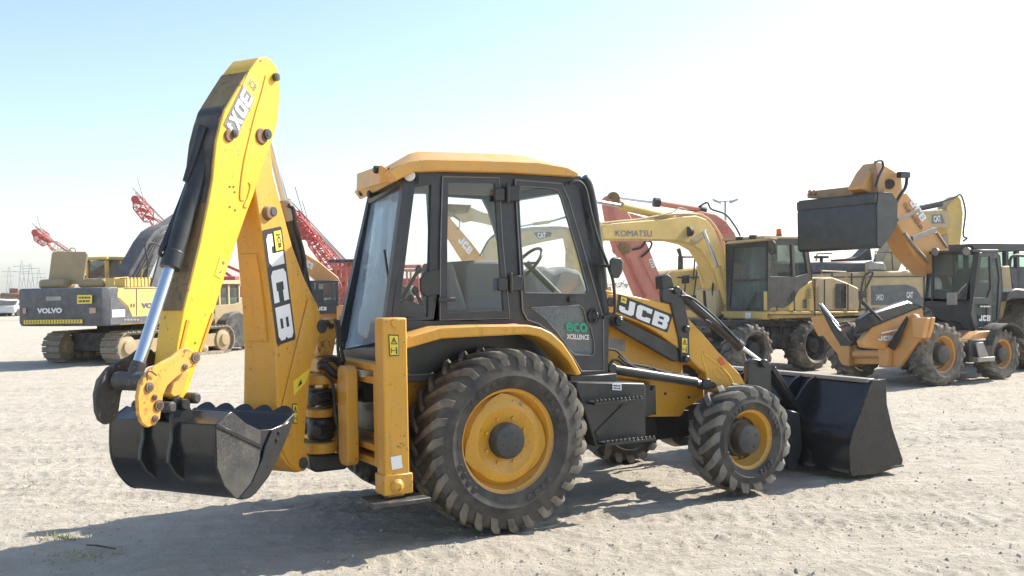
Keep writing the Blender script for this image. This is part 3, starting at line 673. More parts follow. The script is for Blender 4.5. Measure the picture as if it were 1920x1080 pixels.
def cab():
    yn, yf = -.76, .60
    # ---- near side shell (posts, sills) with window openings; door is its own part
    body = [(757, 334), (776, 318), (1088, 331), (1100, 372), (1124, 476), (1141, 580), (1139, 704), (1090, 706), (1080, 690), (1058, 655), (1035, 630), (1005, 612), (965, 606), (900, 612), (830, 618), (764, 642), (716, 656), (722, 600), (735, 500), (747, 410)]
    q_hole = [(774, 352), (809, 346), (803, 594), (760, 596), (734, 592), (738, 562), (757, 450)]
    w_hole = [(829, 332), (937, 334), (943, 450), (957, 598), (823, 601), (825, 460)]
    d_hole = [(968, 340), (1052, 347), (1064, 372), (1096, 480), (1114, 548), (1128, 596), (1129, 692), (1093, 692), (1072, 660), (1046, 628), (1012, 604), (990, 596), (982, 580), (976, 460)]
    m = MB(V); m.plate(poly(V, body, yn), [poly(V, h, yn) for h in (q_hole, w_hole, d_hole)], (0, .05, 0))
    # far side shell: same layout on the far plane
    zsl = V.Y(716, 656, yn).z
    def far(l): return [Vector((p.x+(.14+.11*max(0, p.z-zsl)/1.2)*max(0, min(1, (-.15-p.x)/.45)), yf, p.z)) for p in poly(V, l, yn)]
    m.plate(far(body), [far(h) for h in (q_hole, w_hole, d_hole)], (0, -.05, 0))
    # floor, sill, front cowl, roof lining rails
    fz = V.Y(1000, 690, yn).z
    x0 = V.Y(730, 650, yn).x; x1 = V.Y(1136, 640, yn).x
    m.box(x0+.05, x1-.01, yn+.05, yf-.05, fz-.05, fz)
    zc = V.Y(1136, 600, yn).z
    m.box(x1-.10, x1-.04, yn+.05, yf-.05, fz, zc-.25)
    for (px, py) in ((1094, 345),): p = V.Y(px, py, yn); m.bar((p.x-.06, yn+.05, p.z-.02), (p.x-.06, yf-.05, p.z-.02), .035, .035, (0, 0, 1))
    p = V.Y(768, 345, yn); m.bar((p.x+.02, yn+.05, p.z-.03), (p.x+.25, yf-.05, p.z-.03), .05, .03, (0, 0, 1))
    for px0, py0, px1, py1 in ((1094, 345, 1134, 590),):            # front posts, thick
        a, b = V.Y(px0, py0, yn), V.Y(px1, py1, yn)
        for yy in (yn+.03, yf-.03): m.bar((a.x-.02, yy, a.z), (b.x-.02, yy, b.z), .03, .03)
    cabo = m.build('cab', CABB, TH, bevel=.008, seg=2)
    # rear window assembly
    BL, TL, TR, BRr = V.Y(636, 664, .60), V.Y(688, 374, .58), V.Y(768, 338, yn), V.Y(728, 650, yn)
    gBL, gTL, gTR, gBR = V.Y(642, 655, .58), V.Y(691, 382, .56), V.Y(752, 352, yn+.06), V.Y(714, 640, yn+.06)
    m = MB(V); nrm = (BRr-BL).cross(TL-BL).normalized()
    m.plate([BL, BRr, TR, TL], [[gBL, gBR, gTR, gTL]], nrm*-.045); m.build('rear_window_frame', CABB, cabo, bevel=.006)
    m = MB(V); m.prism([p-nrm*.02 for p in (gBL, gBR, gTR, gTL)], nrm*-.006); m.build('rear_window', GLR, cabo)
    m = MB(V); p, q = V.Y(728, 640, yn+.05), V.Y(735, 520, yn+.12); m.tube(p-nrm*-.03, q-nrm*-.03, .006); m.tube(q-nrm*-.03, V.Y(728, 470, yn+.2)-nrm*-.03, .009); m.build('wiper', BLK, cabo)
    # box sill under the rear window, with dusty shelf
    m = MB(V); sb = [V.Y(633, 664, .58), V.Y(722, 664, yn), V.Y(722, 692, yn), V.Y(629, 676, .58)]
    m.prism([V.Y(*p, y) for p, y in (((640, 655), .55), ((716, 648), yn), ((720, 690), yn), ((634, 668), .58))], (.10, 0, 0)); m.build('rear_sill', BLK, cabo, bevel=.012)
    m = MB(V)
    for k in range(4): p = V.X(650+k*18, 672+k*2, sb[0].x-.0)
    z = V.Y(716, 693, yn).z; m.box(-1.02, -.84, yn+.02, .55, z-.05, z); m.build('dusty_ledge', paint('dusty_ledge_paint', (.5, .45, .38), .7, .6, .1), cabo, bevel=.006)
    # panel below the rear window and inner rear wall
    m = MB(V); m.box(-.9, -.80, yn+.04, .55, fz, z-.05); m.build('rear_panel', CABB, cabo)
    # ---- side windows
    def pane(pts, y, mat, name, par, th=.006):
        m = MB(V); m.prism([Vector((p.x, y, p.z)) for p in (far(pts) if y > 0 else poly(V, pts, yn))], (0, th, 0)); return m.build(name, mat, par)
    gq = [(773, 351), (810, 345), (804, 595), (733, 593), (757, 449)]
    pane(gq, yn+.022, GLC, 'quarter_window', cabo)
    # rear side window: frame + glass (opening window)
    m = MB(V); m.plate(poly(V, [(830, 331), (936, 333), (942, 450), (956, 597), (825, 600), (826, 460)], yn-.012), [poly(V, [(841, 343), (928, 344), (934, 450), (945, 583), (840, 586), (839, 460)], yn-.012)], (0, .03, 0))
    wf = m.build('side_window_frame', CABB, cabo, bevel=.006)
    pane([(840, 342), (929, 343), (935, 450), (946, 584), (839, 587), (838, 460)], yn+.0, GLC, 'side_window', wf)
    for g in (gq, w_hole): pane(g, yf-.03, GLC, 'far_window', cabo)
    pane([(968, 340), (1052, 347), (1064, 372), (1096, 480), (1114, 548), (976, 552)], yf-.03, GLC, 'far_window', cabo)
    # windscreen
    a, b = V.Y(1093, 350, yn), V.Y(1136, 590, yn)
    m = MB(V); m.prism([Vector((a.x-.03, yn+.06, a.z)), Vector((b.x-.03, yn+.06, b.z)), Vector((b.x-.03, yf-.06, b.z)), Vector((a.x-.03, yf-.06, a.z))], (.006, 0, 0)); m.build('windscreen', GLC, cabo)
    # ---- door
    D = [(966, 337), (1053, 344), (1066, 372), (1098, 480), (1117, 548), (1131, 596), (1132, 695), (1090, 696), (1070, 662), (1044, 631), (1010, 607), (989, 600), (980, 582), (973, 460)]
    w1 = [(972, 349), (1036, 353), (1046, 356), (1054, 372), (1083, 470), (1103, 544), (1100, 551), (986, 549), (984, 546), (977, 450)]
    w2 = [(996, 577), (1086, 572), (1094, 579), (1101, 606), (1108, 614), (1114, 640), (1114, 664), (1110, 667), (1078, 665), (1068, 656), (1044, 622), (1022, 597)]
    m = MB(V); m.plate(poly(V, D, yn-.015), [poly(V, h, yn-.015) for h in (w1, w2)], (0, .035, 0)); door = m.build('door', CABB, cabo, bevel=.007, seg=2)
    pane([(971, 348), (1037, 352), (1055, 371), (1105, 545), (1101, 552), (985, 550)], yn+.0, GLC, 'door_window', door)
    pane([(995, 576), (1087, 571), (1102, 605), (1115, 640), (1115, 668), (1077, 666), (1043, 622)], yn+.0, GLT, 'lower_door_window', door)
    m = MB(V)                                                        # seals (light edge) round door and window
    m.path([V.Y(px, py, yn-.018) for px, py in D+[D[0]]], .0055, n=6, k=2, sm=False)
    m.path([V.Y(px, py, yn-.018) for px, py in w1+[w1[0]]], .004, sm=False); m.path([V.Y(px, py, yn-.018) for px, py in w2+[w2[0]]], .004, sm=False)
    m.build('seal', paint('seal_grey', (.17, .165, .165), .5, .2, .1), door, whole=True)
    m = MB(V); m.path([V.Y(px, py, yn-.014) for px, py in ((830, 331), (826, 460), (825, 600), (956, 597), (942, 450), (936, 333), (830, 331))], .0055, sm=False); m.build('seal', MATS['seal_grey'], wf)
    m = MB(V); c = V.Y(1113, 592, yn-.02); m.lathe(c, [(.055, 0), (.06, .012), (.05, .014), (.045, -.0)], 28, (0, -1, 0)); m.tube(c+Vector((.012, -.0, .06)), c+Vector((.012, -.035, 0)), .012); m.tube(c+Vector((.012, -.035, 0)), c+Vector((.012, -.0, -.06)), .012)
    p = V.Y(1072, 561, yn-.02); m.obox(p, (.035, 0, 0), (0, .025, 0), (0, 0, .022)); m.build('handle', BLK, door, bevel=.004)
    m = MB(V)
    for px, py, s_ in ((947, 365, 1), (953, 533, 1)):
        p = V.Y(px, py, yn-.03); m.obox(p+Vector((-.05, 0, 0)), (.045, 0, 0), (0, .014, 0), (0, 0, .05)); m.obox(p+Vector((.075, 0, .01)), (.05, 0, 0), (0, .016, 0), (0, 0, .06)); m.tube(p+Vector((.02, -.01, -.07)), p+Vector((.02, -.01, .09)), .014)
    m.build('hinge', BLK, cabo, bevel=.008)
    m = MB(V)                                                        # mounting bracket and latch of the rear side windows
    p = V.Y(806, 536, yn-.01); m.prism(poly(V, [(788, 522), (806, 507), (826, 505), (826, 552), (800, 556), (790, 548)], yn-.012), (0, .02, 0))
    p = V.Y(838, 562, yn-.03); m.obox(p, (.07, 0, 0), (0, .012, 0), (0, 0, .016)); m.build('latch', BLK, cabo, bevel=.004)
    m = MB(V); q = [V.Y(px, py, yn-.004) for px, py in ((1058, 636), (1104, 638), (1104, 604), (1057, 602))]
    decal(m, q, font_polys('eco', .03), (.05, .42, .92, .95), .010, 0); decal(m, q, font_polys('XCELLENCE', .025), (.08, .02, .98, .30), .010, 1); m.build('lettering', [DGRN, WHT], door)
    # ---- work lamp, rear
    m = MB(V); p = V.Y(768, 329, yn-.03); m.lathe(p, [(0, -.07), (.03, -.06), (.045, -.01), (.045, .0)], 20, (-.6, -.8, 0)); m.m = 1; m.lathe(p, [(.042, 0), (.035, .008), (0, .012)], 20, (-.6, -.8, 0)); m.m = 0
    m.path([V.Y(px, py, yn-.03) for px, py in ((780, 325), (786, 332), (784, 345))], .01); m.build('work_lamp', [BLK, LAMP], cabo)
    # ---- roof
    yr = -.84
    lo = [(742, 340), (776, 322), (830, 320), (960, 323), (1087, 331)]
    hi = [(1084, 322), (1064, 312), (1010, 303), (900, 299), (800, 297), (764, 301), (728, 320)]
    a = poly(V, lo+hi, yr); m = MB(V); yF = .80
    top = [(742, 318), (772, 296), (830, 290), (960, 291), (1040, 302), (1062, 311)]
    # slab
    yF = .66
    def fs(p, y): return Vector((p.x+.30*(y-yr)/(yF-yr)*max(0, min(1, (-.3-p.x)/.35)), y, p.z))
    m.loft([a, [fs(p, yF) for p in a]])
    ins = .10; xs = [p.x for p in a]
    h2 = [a[i] for i in range(6, 12)]
    T0 = [Vector((p.x, yr+.002, p.z-.004)) for p in reversed(h2)]
    hgt = .075
    T1 = [Vector((p.x+(.08 if i < 2 else (-.08 if i > 3 else 0)), yr+.16, p.z+hgt*(.7 if i in (0, 5) else 1)-.004)) for i, p in enumerate(reversed(h2))]
    T2 = [fs(p, yF-.16) for p in T1]; T3 = [fs(p, yF-.002) for p in T0]
    m.loft([T0, T1, T2, T3], cap=True, closed=False)
    vv = len(m.v)
    roof = m.build('roof', paint('roof_paint', (0.68, 0.34, 0.06), .45, .25, .1, chips=.35, updust=.5), cabo, bevel=.012, seg=2)
    # rear visor box of the roof
    m = MB(V); r0 = V.Y(716, 308, -.60); r1 = V.Y(667, 326, .05); xv = r0.x
    nb = [V.Y(713, 309, -.60), V.Y(729, 318, -.66), V.Y(742, 338, -.70), V.Y(712, 345, -.60)]
    fb = [V.Y(669, 326, .6), V.Y(680, 322, .6), V.Y(700, 350, .6), V.Y(668, 357, .6)]
    m.loft([nb, fb]); 
    nc = [V.Y(728, 319, -.66), V.Y(770, 299, yr), V.Y(776, 322, yr), V.Y(740, 341, -.70)]
    fc = [Vector((nb[1].x+.0, .3, p.z)) for p in nc]
    m.loft([nc, [fb[1], fs(Vector((nc[1].x, 0, nc[1].z)), .6), fs(Vector((nc[2].x, 0, nc[2].z)), .6), fb[2]]])
    m.m = 1
    for (px, py, yy) in ((678, 361, .45), (694, 364, .1), (706, 318, -.5)): m.lathe(V.Y(px, py, yy), [(0, -.03), (.03, -.025), (.03, .02), (0, .03)], 12, (-1, 0, 0))
    m.build('roof_visor', [bpy.data.materials['roof_paint'], BLK], roof, bevel=.01)
    # headliner
    m = MB(V); xa = V.Y(790, 330, yn).x; xb = V.Y(1080, 338, yn).x; zz = V.Y(900, 326, yn).z; m.box(xa, xb, yn+.05, yf-.05, zz-.03, zz-.005); m.build('headliner', paint('headliner_brown', (.14, .10, .06), .8, .1, .1), cabo)
    # ---- interior: seat, steering wheel, console, levers
    m = MB(V); sx = -.10
    zs = fz+.42
    def rb(x0, x1, y0, y1, z0, z1, lean=0):
        m.prism([(x0, y0, z0), (x1, y0, z0), (x1, y1, z0), (x0, y1, z0)], (lean, 0, z1-z0))
    bs = [V.Y(873, 500, -.25), V.Y(880, 488, -.25), V.Y(941, 488, -.25), V.Y(948, 500, -.25), V.Y(950, 584, -.25), V.Y(874, 584, -.25)]
    m.prism(bs, (0, .5, 0)); m.prism([V.Y(px, py, -.25) for px, py in ((838, 490), (850, 492), (866, 540), (880, 584), (838, 586))], (0, .5, 0)); m.prism([V.Y(px, py, -.25) for px, py in ((874, 575), (990, 578), (995, 606), (874, 610))], (0, .5, 0))
    seat = m.build('seat', GREYS, cabo, bevel=.05, seg=3)
    m = MB(V); m.prism([V.Y(px, py, .1) for px, py in ((868, 540), (878, 528), (878, 580), (868, 580))], (0, .2, 0)); m.build('belt_anchor', WHT, seat)
    m = MB(V); a = poly(V, [(985, 517), (990, 506), (1010, 505), (1020, 497), (1040, 508), (1060, 500), (1090, 508), (1112, 560), (1112, 600), (985, 600)], .2)
    m.prism(a, (0, .3, 0)); m.build('dashboard', GREYS, cabo, bevel=.04, seg=3)
    m = MB(V); c = V.Y(988, 494, -.05); ax = Vector((-.75, 0, .65)).normalized(); u = Vector((0, 1, 0)); v_ = ax.cross(u)
    ring = [c+(u*math.cos(t)+v_*math.sin(t))*.17 for t in np.linspace(0, 2*math.pi, 33)]
    m.path(ring, .014, sm=False); m.tube(c-u*.17, c+u*.17, .012); m.tube(c, c-ax*.5, .03); m.build('steering_wheel', BLK, cabo)
    m = MB(V)
    for (a_, b_, y) in (((785, 505), (745, 575), .0), ((770, 560), (748, 600), -.3), ((778, 545), (800, 590), -.1)): m.tube(V.Y(*a_, y), V.Y(*b_, y), .015); m.lathe(V.Y(*a_, y), [(0, -.04), (.03, -.02), (.03, .02), (0, .04)], 12, (0, 0, 1))
    m.prism([V.Y(px, py, -.35) for px, py in ((738, 572), (760, 560), (800, 575), (806, 640), (740, 640))], (0, .5, 0)); m.build('lever_console', BLK, cabo, bevel=.02)
    # ---- handrail and exhaust stack, mirror
    m = MB(V); yh = -.80
    m.path([V.Y(px, py, yh) for px, py in ((1067, 344), (1076, 340), (1089, 342), (1099, 358), (1108, 400), (1122, 450), (1140, 498), (1150, 530), (1153, 575), (1149, 590), (1131, 595))], .013, k=8); m.build('handrail', BLK, cabo)
    m = MB(V); ye = -.55
    m.path([V.Y(px, py, ye) for px, py in ((1094, 332), (1104, 348), (1112, 385), (1120, 440), (1127, 490), (1132, 545))], .036, n=16, k=8)
    m.build('exhaust_stack', BLK, TH)
    m = MB(V); mp = poly(V, [(1143, 488), (1149, 482), (1164, 483), (1169, 491), (1167, 510), (1160, 522), (1149, 521), (1144, 512)], -.95); m.prism(mp, (.03, .05, 0)); m.tube(V.Y(1122, 497, -.8), V.Y(1146, 500, -.92), .012)
    mir = m.build('mirror', BLK, cabo, bevel=.015, seg=2)
cab()

def loader():
    ya = -.62
    for s in (-1, 1):
        def Pl(pts, y): 
            l = poly(V, pts, y)
            return l if s < 0 else [Vector((p.x, -p.y, p.z)) for p in l]
        T = lambda th: (0, -s*th, 0)
        m = MB(V)
        m.prism(Pl([(1127, 541), (1160, 549), (1262, 570), (1292, 598), (1320, 627), (1344, 656), (1387, 700), (1397, 718), (1412, 745), (1412, 775), (1396, 782), (1378, 760), (1340, 735), (1324, 729), (1324, 700), (1309, 689), (1285, 665), (1268, 650), (1230, 622), (1200, 606), (1155, 590), (1130, 582)], ya), T(.12))
        arm = m.build('loader_arm', YEL, TH, bevel=.012, seg=2)
        m = MB(V)
        m.prism(Pl([(1241, 542), (1270, 540), (1283, 564), (1293, 607), (1294, 668), (1289, 680), (1278, 680), (1273, 633), (1258, 570), (1243, 566)], ya-.02), T(.05))
        m.prism(Pl([(1241, 518), (1252, 513), (1260, 520), (1266, 541), (1242, 543)], ya+.0), T(.10))
        for px, py, r_ in ((1267, 544, .035), (1286, 617, .03), (1286, 673, .03)):
            p = Pl([(px, py)], ya-.02)[0]; m.tube(p, p+Vector((0, s*.03, 0)), r_)
        kn = m.build('bell_crank', BLK, arm, bevel=.008)
        m = MB(V); m.prism(Pl([(1150, 590), (1160, 590), (1172, 600), (1275, 652), (1284, 668), (1280, 678), (1264, 678), (1150, 612), (1146, 602)], ya+.005), T(.05))
        p = Pl([(1160, 602)], ya)[0]; m.tube(p, p+Vector((0, s*.03, 0)), .042); m.tube(p, p+Vector((0, s*.04, 0)), .022)
        m.build('levelling_link', BLK, TH, bevel=.008)
        m = MB(V); pv = Pl([(1143, 566)], ya)[0]; m.m = 0; m.tube(pv, pv+Vector((0, s*.02, 0)), .065); m.m = 1; m.tube(pv, pv+Vector((0, s*.035, 0)), .042); m.tube(Pl([(1337, 722)], ya)[0], Pl([(1337, 722)], ya-.02)[0], .03); m.build('pin', [YEL, DRK], arm, bevel=.003)
        # lift ram
        m = MB(V); a, b, c, d_ = Pl([(1143, 690), (1150, 692), (1304, 716), (1320, 720)], ya-.05)
        m.tube(a, b, .05); m.tube(b, c, .043, n=20); m.m = 1; m.tube(c, d_, .025); m.m = 0; m.tube(d_-Vector((0, .05, 0)), d_+Vector((0, .05, 0)), .05)
        m.tube(a+Vector((0, -s*.06, 0)), a+Vector((0, s*.05, 0)), .04)
        m.build('lift_ram', [BLK, CHR], TH, bevel=.003)
        # tilt ram
        m = MB(V); a, b, c = Pl([(1272, 550), (1388, 650), (1428, 680)], ya+.03)
        m.tube(a, b, .043, n=20); m.tube(b-(b-a).normalized()*.07, b, .05, n=20); m.m = 1; m.tube(b, c, .023); m.m = 0; m.path(Pl([(1275, 555), (1295, 558), (1330, 585), (1362, 616), (1385, 640)], ya-.02), .012)
        m.build('tilt_ram', [BLK, CHR], TH, bevel=.003)
        # bucket-side bracket
        m = MB(V); m.prism(Pl([(1402, 680), (1412, 672), (1440, 676), (1446, 686), (1447, 740), (1402, 740)], ya+.0), T(.06)); m.prism(Pl([(1402, 741), (1447, 741), (1476, 800), (1476, 880), (1450, 860), (1410, 780)], ya+.0), T(.06)); m.prism(Pl([(1477, 768), (1500, 774), (1505, 840), (1494, 880), (1477, 880)], ya+.0), T(.05))
        p = Pl([(1429, 681)], ya)[0]; m.tube(p, p+Vector((0, s*.05, 0)), .04)
        m.build('coupling_bracket', BLK, TH, bevel=.008)
    # logo and decals on the near arm
    m = MB(V); q = [V.Y(px, py, ya) for px, py in ((1155, 585), (1251, 624), (1261, 590), (1159, 551))]
    decal(m, q, SQ, off=.003, m=0); decal(m, q, word_polys('JCB', .09), (.04, .10, .96, .86), .006, 1); decal(m, q, SQ, (.05, .62, .15, .93), .008, 2); decal(m, q, font_polys('jb'), (.07, .7, .13, .85), .010, 0)
    arm = [o for o in TH.children if o.name.startswith('loader_arm')][0]
    m.build('logo_plate', [DBLK, WHT, DYEL], arm)
    m = MB(V); q = [V.Y(px, py, ya-.021) for px, py in ((1277, 662), (1289, 663), (1289, 633), (1277, 632))]; warn_label(m, q); m.build('warning_label', [DYEL, DBLK], arm)
    m = MB(V); q = [V.Y(px, py, ya) for px, py in ((1351, 686), (1360, 683), (1352, 669), (1345, 674))]; decal(m, q, SQ, off=.006); m.build('reflector', DRED, arm)
    m = MB(V); m.path([V.Y(px, py, ya-.001) for px, py in ((1315, 661), (1335, 675), (1354, 690), (1366, 703), (1375, 718))], .007); m.path([V.Y(px, py, ya-.001) for px, py in ((1315, 661), (1319, 680), (1325, 700), (1326, 722))], .006)
    m.path([V.Y(px, py, ya-.001) for px, py in ((1336, 692), (1342, 690), (1352, 699), (1357, 709), (1352, 711), (1342, 704), (1336, 692))], .004); m.build('weld_seam', YEL_LIT, arm)  # brighter yellow paints the highlights along the weld beads
    # cross tube and hoses
    m = MB(V); c = V.Y(1315, 660, ya); m.tube((c.x-.05, ya+.05, c.z-.05), (c.x-.05, -ya-.05, c.z-.05), .07); m.build('cross_tube', YEL, TH)
    m = MB(V)
    for i, h in enumerate([[(1133, 660), (1142, 655), (1156, 658), (1170, 672), (1185, 682), (1215, 688), (1250, 698), (1290, 704)], [(1145, 680), (1152, 674), (1162, 678), (1175, 686), (1200, 691), (1240, 700), (1296, 708)], [(1160, 668), (1175, 680), (1205, 694), (1225, 690), (1235, 700)],
                           [(1322, 600), (1332, 605), (1326, 615), (1318, 617)]]):
        m.path([V.Y(px, py, ya-.04-.01*i) for px, py in h], .011)
    m.build('hoses', HOSE, TH)
    # ---- loader bucket
    yb = -1.12
    sp = [(1637, 713), (1661, 711), (1663, 758), (1673, 802), (1689, 851), (1693, 862), (1691, 873), (1647, 888), (1598, 892), (1594, 882), (1593, 838), (1599, 811), (1615, 771), (1631, 724)]
    a = poly(V, sp, yb); m = MB(V)
    for s in (-1, 1): m.prism([Vector((p.x, s*abs(yb), p.z)) for p in a], (0, -s*.02, 0))
    bk = [a[i] for i in (0, 13, 12, 11, 10, 9, 8, 7, 6)]
    # smooth the back curve
    sb = smooth_path([Vector((p.x, 0, p.z)) for p in bk], 3)
    L = [];
    for i, p in enumerate(sb):
        d = sb[min(i+1, len(sb)-1)]-sb[max(i-1, 0)]; nn = Vector((-d.z, 0, d.x)).normalized()
        if nn.x < 0: nn = -nn
        if i > len(sb)*.75: nn = Vector((0, 0, 1))
        L.append([Vector((p.x, yb+.012, p.z))+nn*.003, Vector((p.x, -yb-.012, p.z))+nn*.003, Vector((p.x, -yb-.012, p.z))+nn*.022, Vector((p.x, yb+.012, p.z))+nn*.022])
    m.loft(L)
    lb = m.build('loader_bucket', BLKG, TH, bevel=.005, seg=2)
    m = MB(V); t = a[0]; m.prism([(t.x-.045, yb+.03, t.z-.025), (t.x+.06, yb+.03, t.z-.02), (t.x+.06, yb+.03, t.z+.012), (t.x-.045, yb+.03, t.z+.012)], (0, -2*yb-.06, 0)); m.build('top_rail', STL, lb, bevel=.006)  # black-painted rail in pale steel: the sun's reflection put into its colour
    # ribs on the back
    m = MB(V); xt = t.x
    for px in (1380, 1510, 1537):
        y = V.X(px, 713, xt).y
        for yy in ((y,) if px > 1400 else ()):
            for s2 in (1, -1):
                if px == 1537 or True:
                    rib = [Vector((p.x, s2*yy, p.z)) for p in sb[0:22]]
                    out = []
                    for i, p in enumerate(rib):
                        f = i/21; out.append(p+Vector((-.02-.22*math.sin(math.pi*min(1, f*1.15))**1.2 if f*1.15 < 1 else -.02, 0, 0)))
                    m.prism(rib+out[::-1], (0, s2*.02, 0))
    for s in (-1, 1):
        p0 = V.Y(1447, 690, -.55); p1 = V.Y(1506, 790, -.55)
        m.bar((p0.x, s*.55, p0.z), (p1.x+.02, s*.55, p1.z), .03, .025); m.bar((p0.x, s*.46, p0.z), (p1.x+.02, s*.46, p1.z), .02, .022)
    m.build('rib', BLKG, lb, bevel=.003)
    m = MB(V); e = a[6]; m.prism([(e.x-.16, yb-.002, e.z-.012), (e.x+.03, yb-.002, e.z-.012), (e.x+.03, yb-.002, e.z+.006), (e.x-.16, yb-.002, e.z+.012)], (0, -2*yb+.004, 0)); m.build('cutting_edge', BLKW, lb, bevel=.003)
loader()
# ============================================================================= THE REST OF THE YARD
def wh(F, par, px, py, y, R_, W_, rimR, side, n=14, x=None, rim=None):
    """a simpler wheel standing on the ground; px,py picks the hub's ground point on the plane y"""
    xx = F.Y(px, py, y).x if x is None else x
    return make_wheel(F, par, (xx, y, R_), R_, W_, rimR, n, side, style='front', lugh=.04, lugw=.07, det=False, rim=rim or ORG, tyre=RUBD, tread=RUBD, sweep=.3)
def pr(F, pts, y, th, mat, name, par, bevel=.01):
    m = MB(F); m.prism([F.Y(*p, y) for p in pts], (0, th, 0)); return m.build(name, mat, par, bevel=bevel)
def prx(F, pts, x, th, mat, name, par, bevel=.01):
    m = MB(F); m.prism([F.X(*p, x) for p in pts], (th, 0, 0)); return m.build(name, mat, par, bevel=bevel)
def bxp(F, b, mat, name, par, bevel=.02):
    m = MB(F); m.box(*b); return m.build(name, mat, par, bevel=bevel)
def word(F, q, text, mat, par, bold=.02, off=.01, name='lettering', bgm=None):
    m = MB(F); ms = [mat]
    if bgm: ms.append(bgm); decal(m, q, SQ, (-.06, -.15, 1.06, 1.15), off*.5, 1)
    decal(m, q, word_polys(text) if text == 'JCB' else font_polys(text, bold), off=off, m=0); return m.build(name, ms, par)
def track(F, par, x0, x1, y0, y1, h, mat=None):
    r = h/2; m = MB(F); n = 40; pts = []; L = (x1-x0-2*r)
    per = 2*L+2*math.pi*r; ns = int(per/.17)
    def at(s):
        s %= per
        if s < L: return Vector((x0+r+s, 0, h-.0)), Vector((1, 0, 0)), Vector((0, 0, 1))
        s -= L
        if s < math.pi*r: a = s/r; return Vector((x1-r+r*math.sin(a), 0, r+r*math.cos(a))), Vector((math.cos(a), 0, -math.sin(a))), Vector((math.sin(a), 0, math.cos(a)))
        s -= math.pi*r
        if s < L: return Vector((x1-r-s, 0, 0)), Vector((-1, 0, 0)), Vector((0, 0, -1))
        s -= L; a = math.pi+s/r; return Vector((x0+r+r*math.sin(a), 0, r+r*math.cos(a))), Vector((math.cos(a), 0, -math.sin(a))), Vector((math.sin(a), 0, math.cos(a)))
    belt = []
    for k in range(56):
        p, t, nn = at(per*k/56); a = p-nn*.03; b = p-nn*.09; belt.append([Vector((a.x, y0+.1, a.z)), Vector((a.x, y1-.1, a.z)), Vector((b.x, y1-.1, b.z)), Vector((b.x, y0+.1, b.z))])
    m.loft(belt+[belt[0]], cap=False)
    for k in range(ns):
        p, t, nn = at(per*k/ns); c = p-nn*.02+Vector((0, (y0+y1)/2, 0)); m.obox(c, t*.072, Vector((0, (y1-y0)/2, 0)), nn*.015); m.obox(c+nn*.025-t*.04, t*.012, Vector((0, (y1-y0)/2, 0)), nn*.018)
    T = m.build('track', mat or TRK, par)
    m = MB(F); ym = (y0+y1)/2
    for x in (x0+r, x1-r): m.lathe((x, y0+.06, r), [(0, -.06), (r*.42, -.05), (r*.48, 0), (r*.80, .03), (r*.80, .3), (0, .3)], 20)
    m.box(x0+r, x1-r, y0+.14, y1-.12, r*.55, r*1.45)
    k = x0+r*2
    while k < x1-r*1.8: m.lathe((k, y0+.12, r*.42), [(0, -.04), (r*.3, 0), (r*.3, .3), (0, .3)], 12); k += .45
    m.build('roller_frame', VTAN, T, bevel=.01); return T
def cyl(F, par, a, b, c, r1, r2, mat, name='ram'):
    m = MB(F); m.tube(a, b, r1, n=12); m.m = 1; m.tube(b, c, r2, n=10); return m.build(name, [mat, CHR], par)

